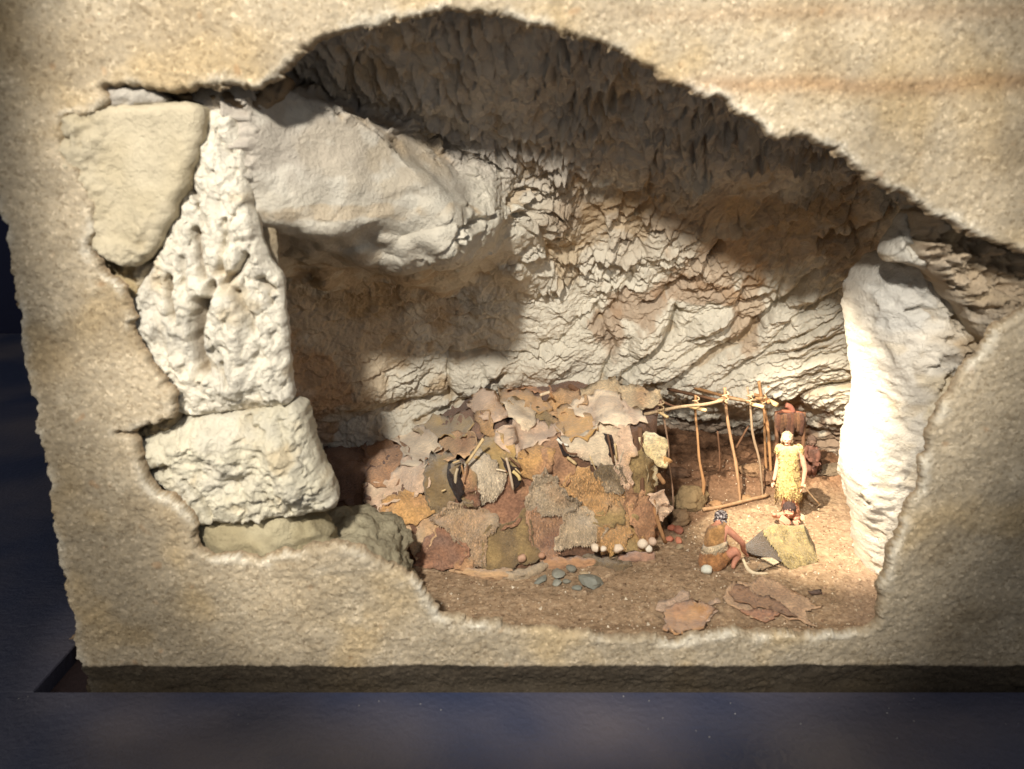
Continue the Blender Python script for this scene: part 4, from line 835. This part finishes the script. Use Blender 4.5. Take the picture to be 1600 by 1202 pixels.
tag(tube('rib_bone', [onfloor(*Z6(0,940)) + Vector((0,0,.02)), onfloor(*Z6(70,1050)) + Vector((0,0,.008)), onfloor(*Z6(180,1100)) + Vector((0,0,.006)), onfloor(*Z6(340,1100)) + Vector((0,0,.006))], [.006,.008,.007,.004], M['stone'], None, lin(216,196,160), sides=7, sub=5), 'curved white bone lying by the knee of the seated figure', 'bone')
floor_hide([Z6(150,1085), Z6(180,1020), Z6(300,960), Z6(400,965), Z6(420,1000), Z6(330,1060), Z6(280,1090)], lin(150,122,86), None, .01, 210, 'small tan scrap of skin beside the curved bone')
# ============================================================ figures (4 cm tall painted figures)
def skin_body(name, verts, edges, rad, mat_, col, parent, fingers=None, sub=2):
    """one continuous skinned body; fingers are skinned chains rooted inside the palms"""
    def grow(vs, es, rs, lv):
        me = bpy.data.meshes.new('t'); me.from_pydata([tuple(v) for v in vs], es, []); o = bpy.data.objects.new('t', me); C.objects.link(o)
        sk = o.modifiers.new('s', 'SKIN'); sk.use_smooth_shade = True
        for i, d in enumerate(me.skin_vertices[0].data): d.radius = (rs[i], rs[i]) if not isinstance(rs[i], tuple) else rs[i]; d.use_root = (i == 0)
        ss = o.modifiers.new('u', 'SUBSURF'); ss.levels = lv; ss.render_levels = lv
        dg = bpy.context.evaluated_depsgraph_get(); m2 = bpy.data.meshes.new_from_object(o.evaluated_get(dg)); bpy.data.objects.remove(o); return m2
    bm = bmesh.new(); bm.from_mesh(grow(verts, edges, rad, sub))
    for ch, r in (fingers or []): bm.from_mesh(grow(ch, [(i, i + 1) for i in range(len(ch) - 1)], r, 1))
    me = bpy.data.meshes.new(name); bm.to_mesh(me); bm.free()
    a = me.color_attributes.new('tint', 'FLOAT_COLOR', 'POINT')
    for d in a.data: d.color = (*col, 1)
    return link(name, me, mat_, parent)
def hand(wr, d, up, s=1.0, curl=.5):
    """chains for four fingers and a thumb from the wrist wr along d; up = back of the hand"""
    d = Vector(d).normalized(); up = Vector(up); up = (up - d * up.dot(d)).normalized(); sd = d.cross(up); out = []
    for k, (o, L) in enumerate(((-.0065, .013), (-.0022, .0155), (.0022, .0145), (.0065, .011))):
        b_ = wr + d * .014 * s + sd * o * s; m = b_ + (d - up * curl * .5) .normalized() * L * .5 * s; t = m + (d - up * curl * 1.6).normalized() * L * .5 * s
        out.append(([b_ - d * .006 * s, b_, m, t], [.0026 * s, .0026 * s, .0023 * s, .0018 * s]))
    b_ = wr + d * .005 * s - sd * .006 * s; out.append(([b_, b_ + (d - sd * 1.2).normalized() * .009 * s, b_ + (d * 1.3 - sd - up * curl * .5).normalized() * .017 * s], [.003 * s, .0026 * s, .002 * s])); return out
def ball(bm, c, r, sc=(1, 1, 1), seg=3, R=None, nz=0, nf=9):
    ret = bmesh.ops.create_icosphere(bm, subdivisions=seg, radius=1)
    for v in ret['verts']:
        p = v.co * (1 + nz * mnoise.noise(v.co * nf)); p = Vector((p.x * sc[0], p.y * sc[1], p.z * sc[2])) * r; v.co = Vector(c) + (R @ p if R else p)
def face(parent, c, R, s, skin, haircol, beard=False, hairlong=0, skincol=None, hairstripe=None):
    """head with nose, brow, eyes, mouth, ears; looks along local -Y"""
    bm = bmesh.new(); P = lambda x, y, z: Vector(c) + R @ (Vector((x, y, z)) * s)
    def B(x, y, z, r, sc=(1, 1, 1), sg=2): ball(bm, P(x, y, z), r * s, sc, sg, R)
    ball(bm, Vector(c), s, (.80, .92, 1.0), 3, R); B(0, -.12, -.42, .62, (.9, 1, .85), 3); B(0, -.92, -.08, .20, (.6, .9, 1.2)); B(0, -.86, -.24, .17, (1.2, .9, .7)); B(0, -.78, .2, .42, (1.5, .5, .35)); B(-.74, .05, -.05, .22, (.4, .8, 1.2)); B(.74, .05, -.05, .22, (.4, .8, 1.2)); B(0, -.62, -.78, .26, (1, .9, .7)); B(0, .1, -1.0, .46, (.9, .9, 1))
    B(-.4, -.62, -.22, .24, (1, .6, .8)); B(.4, -.62, -.22, .24, (1, .6, .8))
    me = bpy.data.meshes.new('head'); bm.to_mesh(me); bm.free(); a = me.color_attributes.new('tint', 'FLOAT_COLOR', 'POINT')
    for d in a.data: d.color = (*skincol, 1)
    h = link('head', me, M['skin'], parent)
    for nm, spots_, cl in (('eye', ((-.3, -.83, .03, .12), (.3, -.83, .03, .12)), lin(60,44,36)), ('mouth', ((0, -.82, -.5, .15),), lin(130,70,58))):
        bm = bmesh.new()
        for x, y, z, r in spots_: ball(bm, P(x, y, z), r * s, (1.6, .5, .7) if nm == 'mouth' else (1.1, .6, .8), 1, R)
        me = bpy.data.meshes.new(nm); bm.to_mesh(me); bm.free(); a = me.color_attributes.new('tint', 'FLOAT_COLOR', 'POINT')
        for d in a.data: d.color = (*cl, 1)
        link(nm, me, M['skin'], parent)
    bm = bmesh.new(); ball(bm, P(0, .16, .22), s * 1.02, (.92, .98, .92), 4, R, nz=.22, nf=5)
    for v in list(bm.verts):      # open the hair over the face
        l = R.inverted() @ (v.co - Vector(c)) / s
        if l.y < -.52 and l.z < .62: v.co = Vector(c) + R @ (Vector((l.x * .9, -.45, l.z)) * s)
    if hairlong:
        for k in range(16):
            an = math.pi * (.0 + k / 15); x, y = math.cos(an) * .78, math.sin(an) * .8 + .05
            ball(bm, P(x, y, -.45 - .12 * (k % 3)), .26 * s, (1, 1, 2.3 * hairlong), 2, R, nz=.3)
    if beard:
        for k in range(9): ball(bm, P(-.5 + k * .125, -.62 - .15 * math.sin(k * math.pi / 8), -.72 - .1 * (k % 2)), .2 * s, (1, .9, 1.5), 2, R, nz=.3)
    me = bpy.data.meshes.new('hair'); bm.to_mesh(me); bm.free(); a = me.color_attributes.new('tint', 'FLOAT_COLOR', 'POINT')
    for v, d in zip(me.vertices, a.data):
        t = mnoise.noise(v.co * 160) if hairstripe else -1
        d.color = (*(hairstripe if t > .12 else haircol), 1)
    link('hair', me, M['hair'], parent)
def loft(name, rings, mat_, col, parent, fringe=0, n=40, seed=0, thick=.003, wr=.05):
    """garment: rings of (centre, rx, ry, yaw-free axis matrix or None); fringed hem on the last ring"""
    V = []; 
    for j, rg_ in enumerate(rings):
        c, rx, ry = rg_[:3]; A = rg_[3] if len(rg_) > 3 else None
        for i in range(n):
            a = 2 * math.pi * i / n; k = 1 + wr * mnoise.noise(Vector((math.cos(a) * 2.2, math.sin(a) * 2.2, j * .45 + seed))) * 2 + (.03 * math.sin(a * 9 + seed) * j / len(rings))
            p = Vector((rx * math.cos(a) * k, ry * math.sin(a) * k, 0))
            if A: p = A @ p
            p = Vector(c) + p
            if fringe and j == len(rings) - 1: p.z -= fringe * (1.0 if i % 2 else -.1) * (.6 + .8 * abs(mnoise.noise(Vector((i * 1.7, seed, 0)))) * 2)
            V.append(p)
    m = len(rings); Fs = [(j * n + i, (j + 1) * n + i, (j + 1) * n + (i + 1) % n, j * n + (i + 1) % n) for j in range(m - 1) for i in range(n)]
    cl = [tuple(x * (1 + .5 * mnoise.noise(v * 45)) for x in col) for v in V]
    if mat_ == M['fur_fine']: F0 = list(Fs); spikes(V, Fs, cl, F0, n * m * 5, .010, random.Random(seed), down=1.6, w_=.0018); 
    if fringe:
        rg = random.Random(seed + 2); hem = V[(m - 1) * n:m * n]
        for _ in range(int(n * 1.5)):
            i = rg.randrange(n); p = hem[i].lerp(hem[(i + 1) % n], rg.random()); w2 = (hem[(i + 1) % n] - hem[i]).normalized() * rg.uniform(.0015, .0035); k = len(V); dz = Vector((rg.uniform(-.004, .004), rg.uniform(-.004, .004), -fringe * rg.uniform(.4, 1.1)))
            V += [p - w2 + Vector((0, 0, .006)), p + w2 + Vector((0, 0, .006)), p + dz]; s_ = rg.uniform(.7, 1.15); cl += [tuple(x * s_ for x in col)] * 3; Fs.append((k, k + 1, k + 2))
    me = tri_mesh(name, V, Fs, cl); o = link(name, me, mat_, parent)
    so = o.modifiers.new('thickness', 'SOLIDIFY'); so.thickness = thick; so.offset = 0; return o
SK = lin(206,150,122)
# ---- standing figure: feet at (1243, 806)
f0 = onfloor(1244, 806); p1 = empty('person', tuple(f0), 'person standing by the frame in a fringed yellow hide tunic, arms hanging down', 'person')
def PZ(x, y, dy=0):   # zoom pixel of the 1190..1290 crop -> place, at the figure's distance
    return at(1190 + x / 7.51, 660 + y / 7.51, f0.y + dy)
J = [PZ(320,700), PZ(310,540), PZ(315,400), PZ(312,290), PZ(305,240,-.005), PZ(300,190,-.008),   # pelvis spine chest neckbase neck head
     PZ(220,300), PZ(190,470,.012), PZ(160,620,.0), PZ(140,690,-.01),      # its right arm (left in the photo)
     PZ(420,300,-.005), PZ(480,430,-.01), PZ(512,560,-.015), PZ(490,700,-.02), PZ(470,760,-.022),  # its left arm
     PZ(270,740), PZ(255,860), PZ(262,980,.012), PZ(268,1050,.01), PZ(262,1075,-.03),   # leg
     PZ(365,740), PZ(378,860,-.005), PZ(410,990,-.0), PZ(428,1080,.0), PZ(405,1105,-.035)]
Ed = [(0,1),(1,2),(2,3),(3,4),(4,5),(2,6),(6,7),(7,8),(8,9),(2,10),(10,11),(11,12),(12,13),(13,14),(0,15),(15,16),(16,17),(17,18),(18,19),(0,20),(20,21),(21,22),(22,23),(23,24)]
Rd = [.032,.028,.032,.014,.012,.012, .014,.012,.0095,.0075, .016,.0145,.012,.009,.008, .022,.018,.013,.009,.007, .022,.018,.013,.009,.007]
skin_body('body', J, Ed, Rd, M['skin'], SK, p1, hand(J[9], (J[9] - J[8]) + Vector((-.01,-.01,-.01)), (-1, 0, .3), 1.1, .5) + hand(J[14], (J[14] - J[13]) + Vector((.0,0,-.01)), (1, 0, 0), 1.1, .6))
face(p1, J[5], Matrix.Rotation(math.radians(-18), 3, 'Z') @ Matrix.Rotation(math.radians(8), 3, 'X'), .0265, 'skin', lin(206,176,140), hairlong=.8, skincol=lin(222,180,150))
TUN = lin(214,180,108)
loft('tunic', [(PZ(300,262), .030, .022), (PZ(305,300), .052, .033), (PZ(312,350), .050, .036), (PZ(312,430), .046, .036), (PZ(318,530), .046, .036), (PZ(318,640), .052, .038), (PZ(315,740), .056, .040), (PZ(318,830), .058, .042)], M['fur_fine'], TUN, p1, fringe=.03, n=56)
for sx, X_ in ((-1, 215), (1, 440)):
    loft('shoulder_fringe', [(PZ(X_ - sx * 6, 268), .010, .014), (PZ(X_, 282), .015, .018), (PZ(X_ + sx * 8, 325), .017, .019)], M['fur_fine'], TUN, p1, fringe=.014, n=24, seed=sx + 3)
tube('spear', [PZ(500,735,-.03), PZ(560,830,-.01), PZ(680,960,.03)], [.007, .004, .003], M['wood'], None, lin(206,176,136)); o = C.objects['spear'] if 'spear' in C.objects else None
tag(o, 'thin pale stick held low in the hand of the standing figure', 'stick')
# ---- seated figure, seen from behind: crop 1080..1200 x 780..920, zoom 8.583
f1 = onfloor(1122, 890); p2 = empty('person', tuple(f1), 'person squatting with its back to us in a tan hide tunic with a pale sash', 'person')
def QZ(x, y, dy=0): return at(1080 + x / 8.583, 780 + y / 8.583, f1.y + dy)
J = [QZ(310,780,.03), QZ(320,640,.03), QZ(340,470,.04), QZ(350,350,.06), QZ(380,290,.075), QZ(400,250,.09),
     QZ(250,400,.06), QZ(300,470,.12), QZ(430,600,.15), QZ(600,700,.13),     # far arm
     QZ(480,400,.02), QZ(580,490,.015), QZ(690,590,.02), QZ(700,690,.06), QZ(730,720,.08),      # near arm
     QZ(400,800,.02), QZ(600,680,-.01), QZ(640,740,-.0), QZ(560,880,-.01), QZ(565,940,-.02),   # near leg, knee up, foot
     QZ(330,800,.06), QZ(480,690,.13), QZ(500,800,.15), QZ(480,900,.14), QZ(540,920,.12)]
Rd = [.040,.036,.036,.018,.014,.013, .015,.013,.010,.008, .017,.015,.013,.010,.009, .026,.021,.016,.010,.008, .026,.02,.016,.010,.008]
skin_body('body', J, Ed, Rd, M['skin'], lin(190,126,98), p2, hand(J[14], J[14] - J[13], (0, -.3, 1), 1.2, .7) + hand(J[9], J[9] - J[8], (0, 0, 1), 1.2, .7))
face(p2, J[5], Matrix.Rotation(math.radians(150), 3, 'Z') @ Matrix.Rotation(math.radians(25), 3, 'X'), .0275, 'skin', lin(58,46,48), hairlong=.35, skincol=lin(190,130,100), hairstripe=lin(190,180,176))
ax = Matrix.Rotation(math.radians(-18), 3, 'Y') @ Matrix.Rotation(math.radians(-12), 3, 'X')
LT = lin(186,134,76)
loft('tunic_top', [(QZ(350,330,.05), .026, .022, ax), (QZ(345,370,.045), .042, .034, ax), (QZ(335,450,.04), .047, .040, ax), (QZ(325,540,.035), .046, .042, ax), (QZ(322,605,.03), .044, .042, ax)], M['hide'], LT, p2, n=40, seed=4, wr=.03)
loft('sash', [(QZ(318,580,.03), .046, .044, ax), (QZ(315,625,.03), .050, .047, ax), (QZ(318,675,.03), .051, .048, ax)], M['fur_fine'], lin(216,190,150), p2, n=40, seed=5, wr=.03, thick=.006)
loft('tunic_skirt', [(QZ(312,640,.03), .046, .045, ax), (QZ(300,710,.03), .056, .052, ax), (QZ(295,790,.03), .060, .056, ax), (QZ(300,860,.025), .058, .055, ax), (QZ(315,920,.02), .046, .046, ax), (QZ(325,945,.02), .02, .02, ax)], M['hide'], lin(176,118,66), p2, n=40, seed=6, wr=.03)
tube('thigh_wrap', [QZ(330,800,.02), QZ(430,760,.01), QZ(500,730,.0)], [.032, .030, .024], M['hide'], p2, lin(176,118,66), sides=14, knob=.08)
# ---- bending figure behind the draped hide: crop 1190..1290 x 660..820
f2 = onfloor(1240, 812); p3 = empty('person', tuple(f2), 'dark haired person bent low behind the furry hide, reaching over it with spread fingers', 'person')
def RZ(x, y, dy=0): return at(1190 + x / 7.51, 660 + y / 7.51, f2.y + dy)
J = [RZ(400,1085,.07), RZ(380,1060,.03), RZ(350,1060,-.01), RZ(330,1050,-.03), RZ(322,1050,-.045), RZ(318,1045,-.055),
     RZ(240,1085,-.02), RZ(150,1100,-.03), RZ(140,1080,-.05), RZ(165,1085,-.065),
     RZ(400,1090,-.03), RZ(430,1120,-.05), RZ(420,1130,-.075), RZ(395,1130,-.085), RZ(380,1135,-.09),
     RZ(360,1110,.07), RZ(330,1130,.02), RZ(320,1150,.06), RZ(310,1160,.08), RZ(315,1165,.05),
     RZ(440,1110,.07), RZ(470,1120,.03), RZ(480,1140,.06), RZ(480,1160,.07), RZ(478,1165,.04)]
Rd = [.026,.026,.026,.014,.012,.012, .014,.012,.010,.008, .015,.013,.011,.008,.007, .02,.016,.012,.008,.007, .02,.016,.012,.008,.007]
skin_body('body', J, Ed, Rd, M['skin'], lin(196,134,106), p3, hand(J[9], Vector((.8, -.5, -.35)), (0, -.2, 1), 2.6, .2) + hand(J[14], Vector((.1, -1, -.3)), (0, 0, 1), 1.3, .5))
face(p3, RZ(325,1030,-.07), Matrix.Rotation(math.radians(-20), 3, 'Z') @ Matrix.Rotation(math.radians(28), 3, 'X'), .031, 'skin', lin(70,52,48), skincol=lin(206,142,112))
loft('hide_cape', [(RZ(385,1078,.03), .03, .03), (RZ(392,1090,.04), .042, .05), (RZ(400,1130,.045), .046, .055)], M['fur_fine'], lin(206,176,130), p3, fringe=.01, n=32, seed=9)
# ---- figure in the background and what hangs on the back wall, their dark colours holding the shade: crop 1190..1350 x 600..720, zoom 10
b0 = onfloor(1272, 742); p4 = empty('person', tuple(b0), 'shadowed figure far back by the wall, behind the standing one, arms bent forward', 'person')
def BZ(x, y, dy=0): return at(1190 + x / 10, 600 + y / 10, b0.y + dy)
J = [BZ(770,1250), BZ(770,1150), BZ(780,1050), BZ(785,980), BZ(790,950), BZ(790,910),
     BZ(700,1000), BZ(670,1080,-.03), BZ(700,1130,-.06), BZ(720,1150,-.08), BZ(850,1010), BZ(885,1100,-.02), BZ(885,1170,-.05), BZ(870,1200,-.07), BZ(860,1215,-.08),
     BZ(740,1270), BZ(730,1340,-.05), BZ(735,1400), BZ(738,1430), BZ(725,1440,-.02), BZ(800,1270), BZ(820,1340,-.05), BZ(815,1400), BZ(815,1430), BZ(820,1440,-.02)]
Rd = [.028,.026,.03,.014,.012,.012, .016,.014,.011,.009, .016,.015,.012,.010,.008, .022,.018,.014,.010,.008, .022,.018,.014,.010,.008]
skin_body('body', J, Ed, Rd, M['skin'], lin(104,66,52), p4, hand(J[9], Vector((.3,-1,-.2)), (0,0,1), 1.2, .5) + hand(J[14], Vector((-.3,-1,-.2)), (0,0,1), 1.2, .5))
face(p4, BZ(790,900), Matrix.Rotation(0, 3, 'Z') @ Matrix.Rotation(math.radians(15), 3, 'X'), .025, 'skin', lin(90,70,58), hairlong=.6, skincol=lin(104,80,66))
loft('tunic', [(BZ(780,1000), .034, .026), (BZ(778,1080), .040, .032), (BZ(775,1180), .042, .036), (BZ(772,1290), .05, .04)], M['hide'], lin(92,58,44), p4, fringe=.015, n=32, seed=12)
rk = empty('hanging_strips', tuple(at(1232,700,b0.y)), 'reddish brown strips hanging from a short bar in the dark recess behind the standing figure', 'drying rack')
for i in range(8):
    x = 255 + i * 52; y1 = 690 + 60 * math.sin(i * 2.1) + (40 if i in (3, 4) else 0)
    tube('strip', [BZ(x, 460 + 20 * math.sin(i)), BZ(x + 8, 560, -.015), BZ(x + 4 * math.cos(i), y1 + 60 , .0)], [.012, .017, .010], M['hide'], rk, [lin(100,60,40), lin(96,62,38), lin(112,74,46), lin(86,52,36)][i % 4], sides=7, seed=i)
tube('bar', [BZ(220, 455), BZ(400, 430), BZ(660, 470)], .010, M['wood'], rk, lin(150,90,64)); tube('bar', [BZ(380, 330), BZ(440, 360), BZ(500, 440)], .014, M['wood'], rk, lin(150,90,72))
tube('post', [BZ(230, 440), BZ(235, 800), BZ(240, 1200)], .010, M['wood'], rk, W_D); tube('post', [BZ(660, 440), BZ(655, 800), BZ(650, 1150)], .010, M['wood'], rk, W_D)

# loose grit: countless crumbs along the mouth and on the floor
def grit():
    rg = random.Random(9); V = []; Fs = []; cols = []
    ico = [Vector(v) for v in ((0,0,1),(.9,0,-.3),(-.45,.78,-.3),(-.45,-.78,-.3))]
    pts = []
    for _ in range(2600): pts.append((rg.uniform(-.6, 1.5), rg.uniform(2.36, 3.9), rg.uniform(.002, .0055)))
    for _ in range(260): pts.append((rg.uniform(-.3, 1.5), rg.uniform(2.4, 3.9), rg.uniform(.005, .010)))
    for x, y, r in pts:
        z = gz(x, y) + r * .4; Q = Matrix.Rotation(rg.uniform(0, 6), 3, 'Z') @ Matrix.Rotation(rg.uniform(0, 6), 3, 'X'); n = len(V)
        c = rg.choice([lin(150,120,92), lin(190,168,138), lin(110,84,62), lin(206,190,164), lin(134,104,78)])
        for p in ico: V.append(Vector((x, y, z)) + Q @ (p * r)); cols.append(c)
        Fs += [(n, n + 1, n + 2), (n, n + 2, n + 3), (n, n + 3, n + 1), (n + 1, n + 3, n + 2)]
    o = link('floor_grit', tri_mesh('floor_grit', V, Fs, cols), M['stone'], smooth=False); tag(o, 'loose crumbs of sand and stone strewn over the cave floor', 'grit', kind='stuff')
grit()
def table_specks():
    rg = random.Random(3); V = []; Fs = []; cols = []
    for _ in range(30):
        x = rg.uniform(-1.7, 1.7); y = 2.28 - abs(rg.gauss(0, .12)); r = rg.uniform(.0012, .0035) * (2 if rg.random() < .06 else 1); n = len(V)
        if y < 1.7: continue
        Q = Matrix.Rotation(rg.uniform(0, 6), 3, 'Z')
        for p in ((0,0,1),(.9,0,-.3),(-.45,.78,-.3),(-.45,-.78,-.3)): V.append(Vector((x, y, TZ + r * .3)) + Q @ (Vector(p) * r)); cols.append(lin(150,146,140))
        Fs += [(n, n + 1, n + 2), (n, n + 2, n + 3), (n, n + 3, n + 1), (n + 1, n + 3, n + 2)]
    o = link('table_dust', tri_mesh('table_dust', V, Fs, cols), M['stone'], smooth=False); tag(o, 'pale sand specks fallen on the blue table in front of the model', 'grit', kind='stuff')
table_specks()

# added unseen blocker in the key beam: casts the soft round spot on the sandstone
LP = Vector((-.88, -1.2, 3.6)).lerp(Vector(at(1400, 210, 2.3)), .42)
lh = empty('light_blocker', tuple(LP), 'small dark blocker added out of view to cast a round shadow', 'light blocker')
tube('blocker_body', [LP - Vector((0, 0, .05)), LP - Vector((0, 0, .02)), LP + Vector((0, 0, .02)), LP + Vector((0, 0, .05))], [.046, .054, .05, .03], M['dark'], lh, lin(30,30,30), sides=16, knob=0)
tube('blocker_cord', [LP + Vector((0, 0, .04)), LP + Vector((0, 0, 1.4))], [.004, .004], M['dark'], lh, lin(30,30,30), knob=0)
